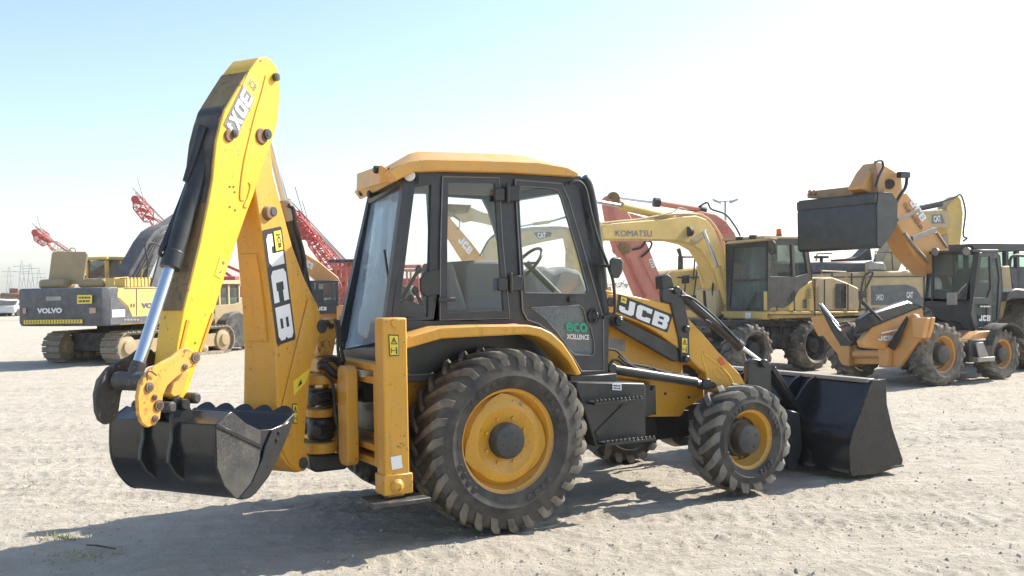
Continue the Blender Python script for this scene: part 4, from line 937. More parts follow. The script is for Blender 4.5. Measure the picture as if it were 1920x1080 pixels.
def volvo():
    F = gframe(222, 684, 68); P = thing('tracked_excavator', 'yellow tracked excavator with a dark grey counterweight, seen from behind at the left', 'excavator', F)
    track(F, P, 0, 4.7, 0, .6, .82); track(F, P, 0, 4.7, 2.0, 2.6, .82)
    m = MB(F); m.box(.5, 4.0, .5, 2.1, .30, .78); m.prism([(1.0, .5, .7), (3.6, .5, .7), (3.3, .9, .98), (1.4, .9, .98)], (0, 1.2, 0)); m.tube((2.3, 1.3, .9), (2.3, 1.3, 1.12), .6); 
    for s in (.6, 2.0): m.prism([(.7, s-.1, .5), (4.0, s-.1, .5), (4.0, s+.1, .75), (.7, s+.1, .75)], (0, .05, 0))
    m.build('undercarriage', DRK, P, bevel=.02)
    yn = -.05; xr = -.55
    zb = F.Y(203, 611, yn).z; zt = F.Y(203, 538, yn).z; w_ = 2.98
    m = MB(F)                                                       # counterweight with rounded corners
    pl = [(xr+.55, yn), (xr+.22, yn), (xr+.06, yn+.10), (xr, yn+.34), (xr-.05, yn+w_/2), (xr, yn+w_-.34), (xr+.06, yn+w_-.10), (xr+.22, yn+w_), (xr+.55, yn+w_)]
    m.loft([[(x+.06, y+.0, zb) for x, y in pl], [(x, y, zb+.1) for x, y in pl], [(x, y, zt-.05) for x, y in pl], [(x+.06 if x < xr+.5 else x, y, zt) for x, y in pl]])
    cw = m.build('counterweight', VGRY, P, bevel=.03, seg=2)
    m = MB(F); x1 = F.Y(338, 560, yn).x; m.prism([F.Y(px, py, yn) for px, py in ((232, 541), (338, 538), (338, 592), (248, 595), (240, 575), (224, 560), (207, 556))], (0, w_, 0)); m.box(xr+.56, x1, yn+.01, yn+w_-.01, zb, zb+.22)
    m.box(xr+.56, x1, yn+.02, yn+w_-.02, zb+.2, zt-.02)
    hs = m.build('house', VYEL, P, bevel=.02)
    m = MB(F); m.prism([F.Y(px, py, yn-.012) for px, py in ((207, 557), (222, 561), (238, 576), (247, 594), (300, 592), (338, 590), (338, 600), (207, 609))], (0, .02, 0)); m.build('lower_skirt', VGRY, hs)
    def XQ(l, x=xr-.052): return [F.X(px, py, x) for px, py in l]
    word(F, XQ(((118, 588), (69, 589), (69, 578), (118, 577)))[::1] if False else XQ(((70, 588), (117, 587), (117, 577), (70, 578))), 'VOLVO', WHT, cw, .055)
    m = MB(F); decal(m, XQ(((45, 608), (155, 606), (155, 599), (45, 600))), SQ, off=.008, m=0)
    for k in range(20): decal(m, XQ(((45, 608), (155, 606), (155, 599), (45, 600))), [[(0, 0), (.5, 0), (1, .5), (.5, 1), (0, 1), (.5, .5)]], (.02+k*.048, .1, .05+k*.048, .9), .012, 1)
    m.build('hazard_strip', [DYEL, DBLK], cw)
    m = MB(F); scribble(m, XQ(((145, 570), (173, 569), (173, 553), (145, 553))), 2, .008, 0, 1, 4); m.build('sticker', [DYEL, DBLK], cw)
    m = MB(F); decal(m, XQ(((87, 564), (115, 563), (115, 556), (87, 556))), SQ, off=.008); m.build('sticker', STL, cw)
    for q in (((168, 588), (180, 587), (180, 577), (168, 577)), ((43, 588), (49, 588), (49, 578), (43, 578))): m = MB(F); decal(m, XQ(q), SQ, off=.008); m.build('reflector', paint('reflector_faded', (.5, .3, .2), .5, .2, .1), cw)
    m = MB(F); decal(m, [F.Y(px, py, yn-.014) for px, py in ((210, 595), (234, 594), (234, 580), (210, 581))], SQ, off=.006); m.build('sticker', WHT, hs)
    word(F, [F.Y(px, py, yn) for px, py in ((265, 578), (311, 577), (311, 567), (265, 568))], 'VOLVO', DBLU, hs, .05)
    # engine hood, raised flap, louvres
    m = MB(F); p0 = F.X(62, 538, 0.1); p1 = F.X(232, 538, .1)
    m.box(0, .55, yn+1.95, yn+2.75, zt-.01, zt+.24); h1 = m.build('engine_hood', VTAN, P, bevel=.08, seg=2)
    m = MB(F); fl = [F.X(px, py, .35) for px, py in ((90, 531), (97, 475), (101, 472), (160, 472), (163, 477), (155, 528), (150, 533))]; m.prism(fl, (.05, 0, 0)); m.path([F.X(px, py, .36) for px, py in ((131, 473), (132, 466), (140, 466), (142, 473))], .015); m.build('raised_hood_flap', VTAN, P, bevel=.02)
    m = MB(F); a = F.X(166, 520, .5); b = F.X(238, 519, .9)
    m.box(.35, .9, yn+.85, yn+1.75, zt, zt+.24)
    m.build('engine_hood', VTAN, P, bevel=.08, seg=2)
    m = MB(F)
    for k in range(9): m.box(.42+k*.13, .48+k*.13, yn+.10, yn+.80, zt, zt+.24)
    m.box(.36, 1.7, yn+.12, yn+.78, zt, zt+.20); m.build('louvres', VYEL, P)
    # cab
    cx0 = 1.5; m = MB(F); rear = [F.X(px, py, cx0) for px, py in ((161, 536), (161, 488), (198, 486), (200, 536))]
    ya, yb_ = rear[3].y, rear[0].y; z1 = rear[1].z; z0 = zt
    for (x, y) in ((cx0, ya), (cx0, yb_-.08), (cx0+1.35, ya), (cx0+1.35, yb_-.08)): m.box(x, x+.12, y, y+.08, z0, z1)
    m.box(cx0+.01, cx0+1.46, ya+.01, yb_-.01, z0-.1, z0+.12); m.box(cx0-.05, cx0+1.55, ya-.05, yb_+.05, z1, z1+.08); m.box(cx0+.5, cx0+.58, ya+.002, ya+.06, z0, z1)
    cb = m.build('cab', VYEL, P, bevel=.02)
    m = MB(F); m.box(cx0+.03, cx0+1.44, ya+.03, yb_-.03, z0+.12, z1-.02); m.build('cab_glass', GLB, cb)
    m = MB(F); m.box(cx0+.4, cx0+.9, ya+.3, yb_-.3, z0+.1, z0+.75); m.build('seat', DRK, cb, bevel=.05)
    # boom, dark and hung with hoses
    bm = [(231, 539), (246, 508), (262, 480), (277, 453), (291, 434), (306, 424), (322, 419), (350, 400), (380, 392), (400, 396), (380, 420), (340, 430), (318, 448), (300, 478), (286, 508), (274, 538)]
    m = MB(F); m.prism([F.Y(px, py, .75) for px, py in bm], (0, .55, 0)); bo = m.build('boom', DARKG, P, bevel=.03)
    m = MB(F)
    for k in range(3): m.path([F.Y(px+5+5*k, py, .70-.02*k) for px, py in ((240, 530), (262, 490), (282, 455), (300, 437), (318, 430))], .018)
    m.path([F.Y(px, py, .2) for px, py in ((272, 536), (277, 495), (272, 460), (286, 455), (300, 462))], .02); m.build('hoses', HOSE, bo)
    cyl(F, bo, F.Y(292, 537, .45), F.Y(300, 500, .45), F.Y(318, 455, .45), .07, .045, VGRY)
    m = MB(F); m.prism([F.Y(px, py, .0) for px, py in ((284, 537), (300, 480), (322, 470), (330, 537))], (0, .06, 0)); m.build('guard_panel', VGRY, P)
    seams(F, hs, [[(256, 541), (256, 592)], [(312, 540), (312, 592)], [(233, 541), (338, 539)]], yn-.004, .010)
    m = MB(F)
    for px in (246, 251): decal(m, [F.Y(x_, y_, yn) for x_, y_ in ((px-1, 576), (px+1, 576), (px+1, 569), (px-1, 569))], SQ, off=.01)
    m.build('latch', DRK, hs)
    rail(F, P, [[(214, 536), (214, 522), (240, 520), (240, 537)], [(262, 538), (268, 505), (286, 498)]], .3, .022, VYEL)
    m = MB(F)
    for k in range(5): decal(m, [F.Y(x_, y_, yn-.016) for x_, y_ in ((232+k*6, 601), (236+k*6, 601), (236+k*6, 598), (232+k*6, 598))], SQ, off=.008)
    m.build('vent_slots', STL, hs)

def seams(F, par, lines, y, r_=.012, mat=None, name='panel_gap'):
    m = MB(F)
    for l in lines: m.path([F.Y(px, py, y) for px, py in l], r_, n=4, sm=False)
    return m.build(name, mat or DRK, par)
def rail(F, par, lines, y, r_=.018, mat=None):
    return seams(F, par, lines, y, r_, mat or DRK, 'handrail')
def cranes():
    def lattice(m, p, q, wd, n, up=Vector((0, 1, 0)), r=.05):
        p, q = Vector(p), Vector(q); d = (q-p).normalized(); s = d.cross(up).normalized(); u = s.cross(d)
        def c(k, i, tp=1.0): sc = wd/2*(.45 if k in (0, n) else 1)*tp; a, b = ((1, 1), (1, -1), (-1, -1), (-1, 1))[i]; return p+(q-p)*k/n+s*a*sc+u*b*sc
        for k in range(n):
            for i in range(4):
                m.tube(c(k, i), c(k+1, i), r*1.3, n=4); m.tube(c(k, i), c(k+1, (i+1) % 4) if k % 2 else c(k+1, (i+3) % 4), r*.8, n=4); m.tube(c(k, i), c(k, (i+1) % 4), r*.7, n=4)
    def W(px, py, Z): d = ray(px, py); return CAMO+d*(Z/d.y)
    lay = [((66, 436), (128, 480), (250, 560), 95, .75, 'red lattice crane boom with a drooping head at the far left, over the excavator flap'),
           ((254, 374), (330, 470), (430, 545), 80, .70, 'red lattice crane boom rising steeply behind the dark excavator boom'),
           ((548, 403), (628, 500), (650, 540), 62, .62, 'red lattice crane boom left of the loader cab, taller of the two there'),
           ((562, 424), (645, 492), (668, 540), 68, .62, 'lower red lattice crane boom left of the loader cab, just under its taller neighbour')]
    for i, (hd, kn, bs, Z, wd, lab) in enumerate(lay):
        g = W(bs[0], bs[1], Z); F = Fr(g.x, g.y, 180); P = thing('crawler_crane', lab, 'crane', F, 'red lattice cranes far behind')
        a, k_, b = W(*hd, Z-6), W(*kn, Z-2), W(*bs, Z)
        inv = F.i; m = MB(F); h0 = inv @ a; h1 = inv @ k_; h2 = inv @ b
        hm = h0+(h1-h0)*.38
        lattice(m, h2, hm, wd, 14, r=.034); bo = m.build('lattice_boom', CRN, P)
        m = MB(F); lattice(m, h0, hm, wd*1.2, 6, r=.05)
        for f in (.15, .55, .9): c = h0+(hm-h0)*f; m.obox(c, (.28, 0, .08), (0, .2, 0), (.04, 0, .14))
        m.lathe(h0, [(0, -.15), (.30, -.15), (.30, .15), (0, .15)], 12); m.build('boom_head', CRN, bo, bevel=.03)
        m = MB(F); top = W(hd[0]+112, hd[1]+98-20*(i == 0), Z); tp = inv @ top
        m.tube(h0+Vector((0, 0, .5)), tp, .045, n=5); m.tube(h0+Vector((0, .5, .8)), tp+Vector((0, .3, .1)), .045, n=5); m.tube(h0+Vector((-.6, 0, .1)), h0+Vector((-.2, 0, 1.6)), .05, n=5); m.build('stay_ropes', GRYP, bo)
        m = MB(F); m.obox(tp, (1.2, 0, -.7), (0, .3, 0), (.15, 0, .3)); m.tube(tp, (-1.0, 0, 2.4), .12, n=6); m.tube(tp, (-3.0, 0, 2.4), .12, n=6); m.build('gantry', CRN, P, bevel=.02)
        m = MB(F); m.box(-4.5, 1.2, -1.5, 1.5, 1.3, 2.2); m.box(-1.0, 1.0, .6, 1.7, 2.2, 3.0); m.box(-5.0, -2.8, -1.4, 1.4, 1.6, 2.4); m.build('house', CRN, P, bevel=.05)
        for y0 in (-2.4, 1.6): m = MB(F); m.box(-3, 2.6, y0, y0+.8, .0, 1.1); m.build('track', DRK, P, bevel=.3)
    # close red lattice tower base with a dark roof, behind the telehandler
    p = W(642, 560, 46); F = Fr(p.x, p.y, 0); P = thing('crane_base', 'red steel lattice crane frame with a dark flat top, left of the loader cab', 'crane frame', F)
    m = MB(F)
    zt = F.Y(640, 492, 0).z; x0, x1 = F.Y(629, 500, 0).x, F.Y(668, 500, 0).x; zb = F.Y(640, 560, 0).z
    for x in (x0, (x0+x1)/2, x1):
        for y in (0, 1.2): m.box(x-.05, x+.05, y, y+.1, .9, zt)
    for k in range(5): z = .9+(zt-.9)*k/4.6; m.box(x0, x1, -.01, .11, z, z+.07); m.box(x0, x1, 1.19, 1.31, z, z+.07)
    for k in range(4): z = .9+(zt-.9)*k/4.6; m.tube((x0, .05, z), ((x0+x1)/2, .05, z+.55), .035, n=5); m.tube((x1, .05, z), ((x0+x1)/2, .05, z+.55), .035, n=5)
    m.box(x0+.2, x1-.1, .3, 1.0, .9, 1.9); fr_ = m.build('lattice_frame', RED, P)
    m = MB(F); m.box(x0-.3, x1+.3, -.2, 1.5, zt, zt+.14); m.build('top_deck', DRK, P, bevel=.02)
    m = MB(F); m.box(x0-.4, x1+.6, -.2, 1.6, .35, .9); m.build('carrier', DRK, P, bevel=.05)
    for x in (x0, x1): m = MB(F); m.lathe((x, -.3, .45), [(0, 0), (.2, 0), (.24, -.04), (.45, -.02), (.45, .3), (0, .3)], 20); m.build('wheel', RUBD, P)
volvo()
cranes()

def mid_left():
    # a small loader seen in the gap between the two arms
    p = WF.Z(436, 652, 0); F = Fr(p.x, p.y, 250); P = thing('wheel_loader', 'small tan wheel loader with black bucket, seen between the digging arm and its boom', 'loader', F)
    y = .9
    pr(F, [(403, 593), (403, 572), (440, 570), (470, 560), (500, 560), (500, 610), (403, 612)], y, -1.6, VTAN, 'body', P)
    m = MB(F); q = [F.Y(*c_, y-.1) for c_ in ((407, 574), (410, 533), (445, 532), (447, 574))]; x0, x1 = q[3].x, q[0].x; z0, z1 = q[0].z, q[1].z
    for x in (x0, x1-.08, (x0+x1)/2): 
        for yy in (y-.1, y-1.3): m.box(x, x+.08, yy, yy+.08, z0, z1)
    m.box(x0-.08, x1+.08, y-1.4, y+.05, z1, z1+.12); cb = m.build('cab', KTAN, P, bevel=.01)
    m = MB(F); m.box(x0+.02, x1-.02, y-1.28, y-.06, z0, z1-.01); m.build('cab_glass', GLB, cb)
    pr(F, [(423, 652), (421, 628), (424, 600), (436, 588), (450, 584), (470, 600), (472, 650)], y+.3, -2.2, DRK, 'bucket', P, .03)
    for x, px in ((0, 470), (0, 405)): wh(F, P, px, 640, y, .62, .4, .3, 1, 12, rim=VYEL)
    # telehandler with its boom down to the left
    p = WF.Z(612, 634, 0); F = Fr(p.x, p.y, 200); P = thing('telehandler', 'small orange telehandler with black cab, between the digging boom and the red crane frame', 'telehandler', F)
    y = .0; m = MB(F); m.prism([F.Y(px, py, -1.2) for px, py in ((548, 470), (556, 466), (600, 492), (634, 520), (640, 532), (600, 532), (566, 503), (548, 490))], (0, -.5, 0)); bo = m.build('boom', ORG, P, bevel=.02)
    word(F, [F.Y(px, py, -1.2) for px, py in ((570, 497), (585, 506), (588, 495), (574, 485))], 'JCB', WHT, bo, off=.03)
    q = [F.Y(*c_, y) for c_ in ((583, 588), (588, 530), (634, 530), (636, 588))]; x0, x1 = q[3].x, q[0].x; z0, z1 = q[0].z, q[1].z
    m = MB(F)
    for x in (x0, x1-.1, x0+.75):
        for yy in (y, y-1.0): m.box(x, x+.1, yy-.06, yy, z0+.4, z1)
    m.box(x0, x1, y-1.06, y+.002, z1, z1+.08); m.box(x0, x1, y-1.06, y+.004, z0-.02, z0+.42); cb = m.build('cab', CABB, P, bevel=.01)
    m = MB(F); m.box(x0+.02, x1-.02, y-1.03, y-.03, z0+.4, z1-.01); m.build('cab_glass', GLB, cb)
    m = MB(F); m.box(x0+.5, x0+.9, y-.8, y-.3, z0+.4, z0+.9); m.build('seat', DRK, cb, bevel=.04)
    word(F, [F.Y(px, py, y+.005) for px, py in ((596, 582), (612, 582), (612, 575), (596, 575))], 'JCB', WHT, cb, off=.02, bgm=DBLK)
    m = MB(F); m.box(x0-1.2, x1+1.0, y-1.6, y-.4, .55, z0+.0); m.box(x0-1.0, x0+.1, y-.6, y+.05, .6, 1.2); m.build('chassis', ORG, P, bevel=.03)
    for x in (x0-.4, x1+.5): wh(F, P, 0, 0, y+.1, .5, .36, .28, 1, 12, x=x); wh(F, P, 0, 0, y-2.1, .5, .36, .28, -1, 12, x=x)
mid_left()

def behind_cab():
    # orange machine whose folded arm shows through the rear side window
    p = WF.Z(880, 600, 0); F = Fr(p.x, p.y, 190); P = thing('excavator', 'orange excavator whose folded arm shows through the rear side window of the loader cab', 'excavator', F)
    bo = pr(F, [(836, 400), (852, 418), (880, 450), (912, 492), (930, 520), (890, 520), (868, 490), (850, 462), (836, 440)], 0, -.45, ORG, 'boom', P)
    word(F, [F.Y(px, py, .0) for px, py in ((858, 452), (879, 478), (887, 467), (866, 441))], 'JCB', WHT, bo, off=.02)
    pr(F, [(835, 390), (882, 388), (905, 398), (922, 402), (935, 408), (934, 425), (905, 418), (884, 414), (870, 418), (850, 406), (835, 412)], .05, -.35, KTAN, 'stick', P)
    pr(F, [(835, 382), (884, 384), (878, 398), (860, 400), (835, 406)], .3, -.9, YBR, 'bucket', P)
    pr(F, [(925, 405), (936, 406), (942, 495), (900, 495), (912, 460), (930, 440)], -.1, -.5, KTAN, 'link_arm', P)
    m = MB(F); m.path([F.Y(px, py, .1) for px, py in ((850, 404), (860, 412), (862, 424), (858, 430))], .03); m.path([F.Y(px, py, .1) for px, py in ((930, 438), (915, 452), (900, 480))], .05); m.build('hoses', HOSE, P)
    m = MB(F); m.box(-2.2, 2.0, -2.4, -.2, 1.0, 2.4); m.build('house', ORG, P, bevel=.1)
    track(F, P, -2.2, 2.2, -.5, .1, .8); track(F, P, -2.2, 2.2, -2.6, -2.0, .8)
    # tan excavator boom seen through the door window
    p = WF.Z(1075, 610, 0); F = Fr(p.x, p.y, 185); P = thing('excavator', 'dusty tan excavator whose boom with a dark badge shows through the loader door window', 'excavator', F)
    bo = pr(F, [(975, 428), (1000, 425), (1052, 424), (1072, 428), (1092, 436), (1097, 460), (1096, 520), (1062, 520), (1063, 470), (1058, 446), (1020, 453), (984, 462), (975, 464)], 0, -.5, KTAN, 'boom', P)
    m = MB(F); q = [F.Y(px, py, 0) for px, py in ((1003, 450), (1032, 446), (1032, 434), (1000, 436))]; decal(m, q, [[(0, 1), (.25, 0), (1, .2), (1.1, .8), (.9, 1)]], off=.01, m=0); decal(m, q, font_polys('CAT', .04), (.22, .15, .72, .9), .02, 1); m.build('badge', [DARKG, WHT], bo)
    cyl(F, bo, F.Y(1030, 416, -.2), F.Y(1000, 420, -.2), F.Y(975, 425, -.2), .08, .04, KTAN); m = MB(F); m.tube(F.Y(1030, 416, -.2), F.Y(1068, 405, -.2), .05); m.tube(F.Y(978, 431, .0), F.Y(1062, 427, .0), .05); m.build('hoses', GRYP, bo)
    m = MB(F); c = F.Y(1075, 520, -.25); m.lathe((c.x, c.y, c.z-.5), [(0, 0), (.55, 0), (.55, .7), (.45, .8), (0, .8)], 20, (0, 0, 1)); m.box(c.x-1.6, c.x+1.6, -1.8, .6, .9, c.z-.4); m.build('house', KTAN, P, bevel=.05)
    track(F, P, c.x-2.0, c.x+2.0, .0, .6, .85); track(F, P, c.x-2.0, c.x+2.0, -2.2, -1.6, .85)
    # red machines behind, seen through the corner window and under the booms
    for (px, py, w_, Z, lab) in ((758, 600, 3.0, 34, 'red forklift with a box cab, seen through the corner window of the loader cab'), (800, 592, 2.6, 42, 'red forklift further back, seen through the corner window of the loader cab')):
        d = ray(px, 560); g = CAMO+d*(Z/d.y); F = Fr(g.x, g.y, 178); P = thing('forklift', lab, 'forklift', F, 'red forklifts behind the loader cab')
        m = MB(F); m.box(-w_/2, w_/2, -.7, .7, .4, 1.4); m.box(-w_/2, -w_/2+.7, -.65, .65, 1.4, 1.7); m.build('body', RED, P, bevel=.08)
        m = MB(F)
        for x in (-.6, .7):
            for y in (-.6, .55): m.box(x, x+.08, y, y+.06, 1.4, 2.5)
        m.box(-.7, .85, -.68, .68, 2.5, 2.6); m.build('guard_frame', RED, P, bevel=.02)
        m = MB(F)
        for y in (-.4, .3): m.box(w_/2+.05, w_/2+.2, y, y+.12, .1, 2.7)
        for z in (.6, 1.5, 2.55): m.box(w_/2+.06, w_/2+.16, -.3, .3, z, z+.1)
        m.build('mast', DRK, P); m = MB(F); m.box(-.3, .2, -.35, .35, 1.3, 1.9); m.build('seat', DRK, P, bevel=.05)
        for x in (-w_/2+.45, w_/2-.4):
            for s in (-1, 1): m = MB(F); m.lathe((x, s*.72, .38), [(0, 0), (.16, 0), (.2, -.03), (.38, -.01), (.38, .25), (0, .25)], 18, (0, -s, 0)); m.build('wheel', RUBD, P)
behind_cab()

def komatsu():
    F = gframe(1441, 703, 215); P = thing('wheeled_excavator', 'sandy yellow wheeled excavator with a large glazed cab, its curved boom reaching left', 'wheeled excavator', F)
    # undercarriage and wheels
    m = MB(F); m.prism([F.Y(px, py, -.25) for px, py in ((1352, 600), (1612, 604), (1612, 616), (1520, 618), (1520, 612), (1352, 612))], (0, -1.8, 0)); m.prism([F.Y(px, py, -.3) for px, py in ((1440, 614), (1535, 612), (1538, 652), (1460, 652), (1450, 658), (1446, 640))], (0, -1.6, 0)); m.tube((-1.6, -1.2, 1.2), (-1.6, -1.2, 1.5), .7); ud = m.build('undercarriage', DRK, P, bevel=.02)
    for px, py in ((1420, 703), (1532, 694)):
        x = F.Y(px, py, 0).x
        wh(F, P, 0, 0, .0, .50, .5, .30, 1, 16, x=x, rim=DRK); wh(F, P, 0, 0, -2.35, .50, .5, .30, -1, 16, x=x, rim=DRK)
    m = MB(F); 
    for px, py in ((1420, 703), (1532, 694)): x = F.Y(px, py, 0).x; m.tube((x, -.3, .5), (x, -2.2, .5), .12)
    m.build('axle', DRK, ud)
    # house
    yc = -.12; xf = F.Y(1440, 590, yc).x+.0
    hs = pr(F, [(1438, 583), (1438, 546), (1446, 548), (1454, 560), (1458, 574), (1470, 577), (1486, 566), (1500, 540), (1523, 526), (1528, 583)], yc, -.09, KYEL, 'house', P)
    pr(F, [(1438, 584), (1530, 584), (1610, 584), (1610, 590), (1560, 594), (1438, 598)], yc+.02, -2.3, KYEL, 'deck', P)
    pr(F, [(1528, 522), (1560, 519), (1590, 530), (1611, 540), (1611, 583), (1528, 583)], yc, -2.2, KTAN, 'engine_cover', P, .03)
    m = MB(F); q = [F.Y(px, py, yc) for px, py in ((1512, 560), (1522, 560), (1522, 540), (1512, 541))]
    for k in range(5): decal(m, q, SQ, (.1, .05+k*.2, .9, .15+k*.2), .01, 0)
    m.build('grille', VTAN, hs)
    m = MB(F); q = [F.Y(px, py, yc) for px, py in ((1566, 578), (1586, 578), (1586, 532), (1566, 532))]; decal(m, q, SQ, off=.01); m.build('dark_screen', DRK, hs)
    # cab frame: front face on x=xf, side on y=yc
    fr_b = [F.X(*c_, xf) for c_ in ((1363, 584), (1440, 584), (1440, 447), (1370, 452))]
    yw = fr_b[0].y; z0, z1 = fr_b[1].z, fr_b[2].z
    m = MB(F); m.plate([(xf, yw, z0), (xf, yc, z0), (xf, yc, z1), (xf, yw, z1)], [[F.X(px, py, xf) for px, py in ((1369, 577), (1428, 577), (1434, 570), (1434, 462), (1374, 465), (1368, 570))]], (-.06, 0, 0))
    cf = m.build('cab', CABB, P, bevel=.01)
    m = MB(F); side = [(1440, 583), (1440, 449), (1500, 445), (1514, 452), (1523, 522), (1500, 540), (1486, 566), (1470, 577), (1450, 577)]
    h1 = [(1444, 518), (1447, 460), (1484, 459), (1487, 519)]; h2 = [(1444, 524), (1487, 524), (1488, 545), (1470, 574), (1460, 576), (1452, 556), (1444, 548)]; h3 = [(1492, 519), (1489, 458), (1507, 462), (1515, 512)]
    m.plate([F.Y(*p, yc+.01) for p in side], [[F.Y(*p, yc+.01) for p in h] for h in (h1, h3)], (0, -.06, 0)); m.build('side_frame', paint('cab_grey_paint', (.075, .072, .065), .5, .2, .1), cf, bevel=.01)
    m = MB(F); m.box(F.Y(1510, 500, yc).x, xf+.1, yw-.02, yc+.03, z1, z1+.05); m.prism([F.X(*c_, xf+.25) for c_ in ((1358, 458), (1438, 450), (1440, 446), (1364, 452))], (-.3, 0, 0)); m.build('cab_roof', KTAN, cf, bevel=.01)
    m = MB(F); m.prism([F.Y(*c_, yc-.03) for c_ in ((1444, 518), (1447, 459), (1485, 458), (1488, 519))], (0, -.01, 0)); m.build('side_glass', GLB, cf)
    m = MB(F); m.prism([F.Y(*c_, yc-.03) for c_ in ((1491, 520), (1489, 457), (1508, 461), (1516, 513))], (0, -.01, 0)); m.build('side_glass', GLB, cf)
    m = MB(F); m.prism([F.X(px, py, xf-.03) for px, py in ((1367, 578), (1435, 578), (1435, 461), (1373, 464))], (-.01, 0, 0)); m.build('front_glass', glass('reflecting_windscreen', (.42, .48, .46), .9, (.20, .23, .21), rough=.3), cf)
    m = MB(F); zz = F.X(1400, 527, xf).z; m.box(xf-.02, xf+.01, yw+.02, yc-.03, zz, zz+.03); m.tube(F.X(1400, 580, xf+.02), F.X(1418, 548, xf+.02), .012); m.build('wiper_bar', DRK, cf)
    m = MB(F); m.box(xf-1.1, xf-.6, yw+.25, yc-.35, z0+.1, z0+1.0); m.build('seat', DRK, cf, bevel=.06)
    xb = F.Y(1512, 500, yc).x
    m = MB(F); m.box(xb, xb+.05, yw, yc-.06, z0, z0+.7); m.box(xb, xf-.07, yw, yw+.05, z0, z0+.65)
    for x in (xb, xb+.55, xf-.12): m.box(x, x+.05, yw, yw+.06, z0+.6, z1)
    m.build('back_frame', CABB, cf)
    m = MB(F); m.prism([F.X(px, py, xf+.15) for px, py in ((1443, 452), (1451, 450), (1456, 456), (1456, 474), (1449, 479), (1443, 474))], (.05, 0, 0)); m.build('mirror', DRK, cf, bevel=.01)
    m = MB(F)
    m.tube(F.Y(1460, 447, yc-.4), F.Y(1461, 440, yc-.4), .06); m.m = 1; m.tube(F.Y(1461, 440, yc-.4), F.Y(1460, 429, yc-.4), .06, .05)
    m.build('beacon', [DRK, DRED], cf)
    for px, py in ((1387, 447), (1412, 444)): m = MB(F); c = F.X(px, py, xf+.1); m.obox(c, (.05, 0, 0), (0, .07, 0), (0, 0, .035)); m.build('work_lamp', DRK, cf, bevel=.01)
    m = MB(F); zd0 = F.X(1400, 598, xf+.05).z; zd1 = F.X(1400, 584, xf+.05).z; m.box(xf-.1, xf+.08, yw-.1, yc+.02, zd0, zd1); m.build('front_deck', KYEL, P, bevel=.02)
    m = MB(F); decal(m, [F.X(px, py, xf+.08) for px, py in ((1398, 597), (1409, 597), (1409, 586), (1398, 586))], SQ, off=.01); m.build('lamp', LAMP, P)
    # boom
    yb = yw-.15
    bm = [(1127, 425), (1150, 418), (1240, 411), (1275, 406), (1306, 404), (1325, 411), (1341, 430), (1352, 458), (1364, 486), (1372, 512), (1380, 560), (1352, 566), (1348, 545), (1340, 520), (1328, 492), (1312, 468), (1292, 457), (1265, 451), (1200, 450), (1150, 450), (1131, 449)]
    bo = pr(F, bm, yb, -.34, KYEL, 'boom', P, .02)
    m = MB(F); decal(m, [F.Y(px, py, yb) for px, py in ((1153, 443), (1221, 444), (1221, 432), (1153, 432))], font_polys('KOMATSU', 0.0), off=.02, m=0); m.build('lettering', [DBLU], bo)
    m = MB(F); m.path([F.Y(px, py, yb-.05) for px, py in ((1124, 419), (1160, 415), (1200, 411), (1240, 404), (1290, 401), (1318, 403))], .022); m.path([F.Y(px, py, yb-.12) for px, py in ((1124, 423), (1160, 418), (1200, 414), (1240, 408), (1290, 403), (1325, 408), (1350, 440), (1362, 478))], .022)
    m.path([F.Y(px, py, yb) for px, py in ((1237, 404), (1260, 398), (1275, 390), (1290, 395))], .015); m.build('pipes', KTAN, bo)
    cyl(F, bo, F.Y(1262, 408, yb-.17), F.Y(1165, 386, yb-.17), F.Y(1119, 378, yb-.17), .085, .04, KYEL); cyl(F, P, F.Y(1362, 570, yb+.08), F.Y(1345, 500, yb+.08), F.Y(1319, 433, yb+.08), .075, .04, KYEL); cyl(F, P, F.Y(1336, 580, yb-.5), F.Y(1312, 500, yb-.5), F.Y(1298, 462, yb-.5), .075, .04, KYEL)
    pr(F, [(1318, 432), (1326, 430), (1329, 438), (1302, 458), (1296, 448)], yb+.02, -.03, KTAN, 'ram_bracket', bo)
    m = MB(F); c = F.Y(1293, 434, yb+.02); m.lathe(c, [(0, -.04), (.1, -.03), (.1, .05), (0, .06)], 14, (1, 0, 0)); m.build('boom_lamp', DRK, bo)
    st = pr(F, [(1086, 388), (1098, 379), (1109, 384), (1118, 402), (1134, 425), (1136, 446), (1124, 470), (1116, 520), (1108, 580), (1095, 585), (1096, 520), (1092, 470), (1088, 430), (1096, 402)], yb-.02, -.3, KYEL, 'stick', P, .02)
    m = MB(F)
    for i in range(4): m.path([F.Y(px+i*4, py+i*3, yb-.1-.1*i) for px, py in ((1345, 500), (1336, 540), (1342, 575), (1354, 596))], .02)
    m.path([F.Y(px, py, yb+.1) for px, py in ((1320, 545), (1324, 580), (1340, 600), (1356, 590))], .03); m.build('hoses', HOSE, P)
    m = MB(F); m.box(xf-.9, xf+.15, yw-.75, yw-.12, z0-.15, z0+.45); m.build('boom_foot', KTAN, P, bevel=.04)
    seams(F, hs, [[(1489, 546), (1490, 583)], [(1457, 583), (1457, 574)], [(1528, 524), (1528, 598)], [(1546, 524), (1546, 583)], [(1590, 532), (1590, 583)], [(1440, 590), (1608, 588)]], yc+.024, .012)
    rail(F, P, [[(1540, 520), (1541, 508), (1586, 510), (1588, 528)], [(1436, 580), (1436, 545)]], yc-.2, .018, KTAN)
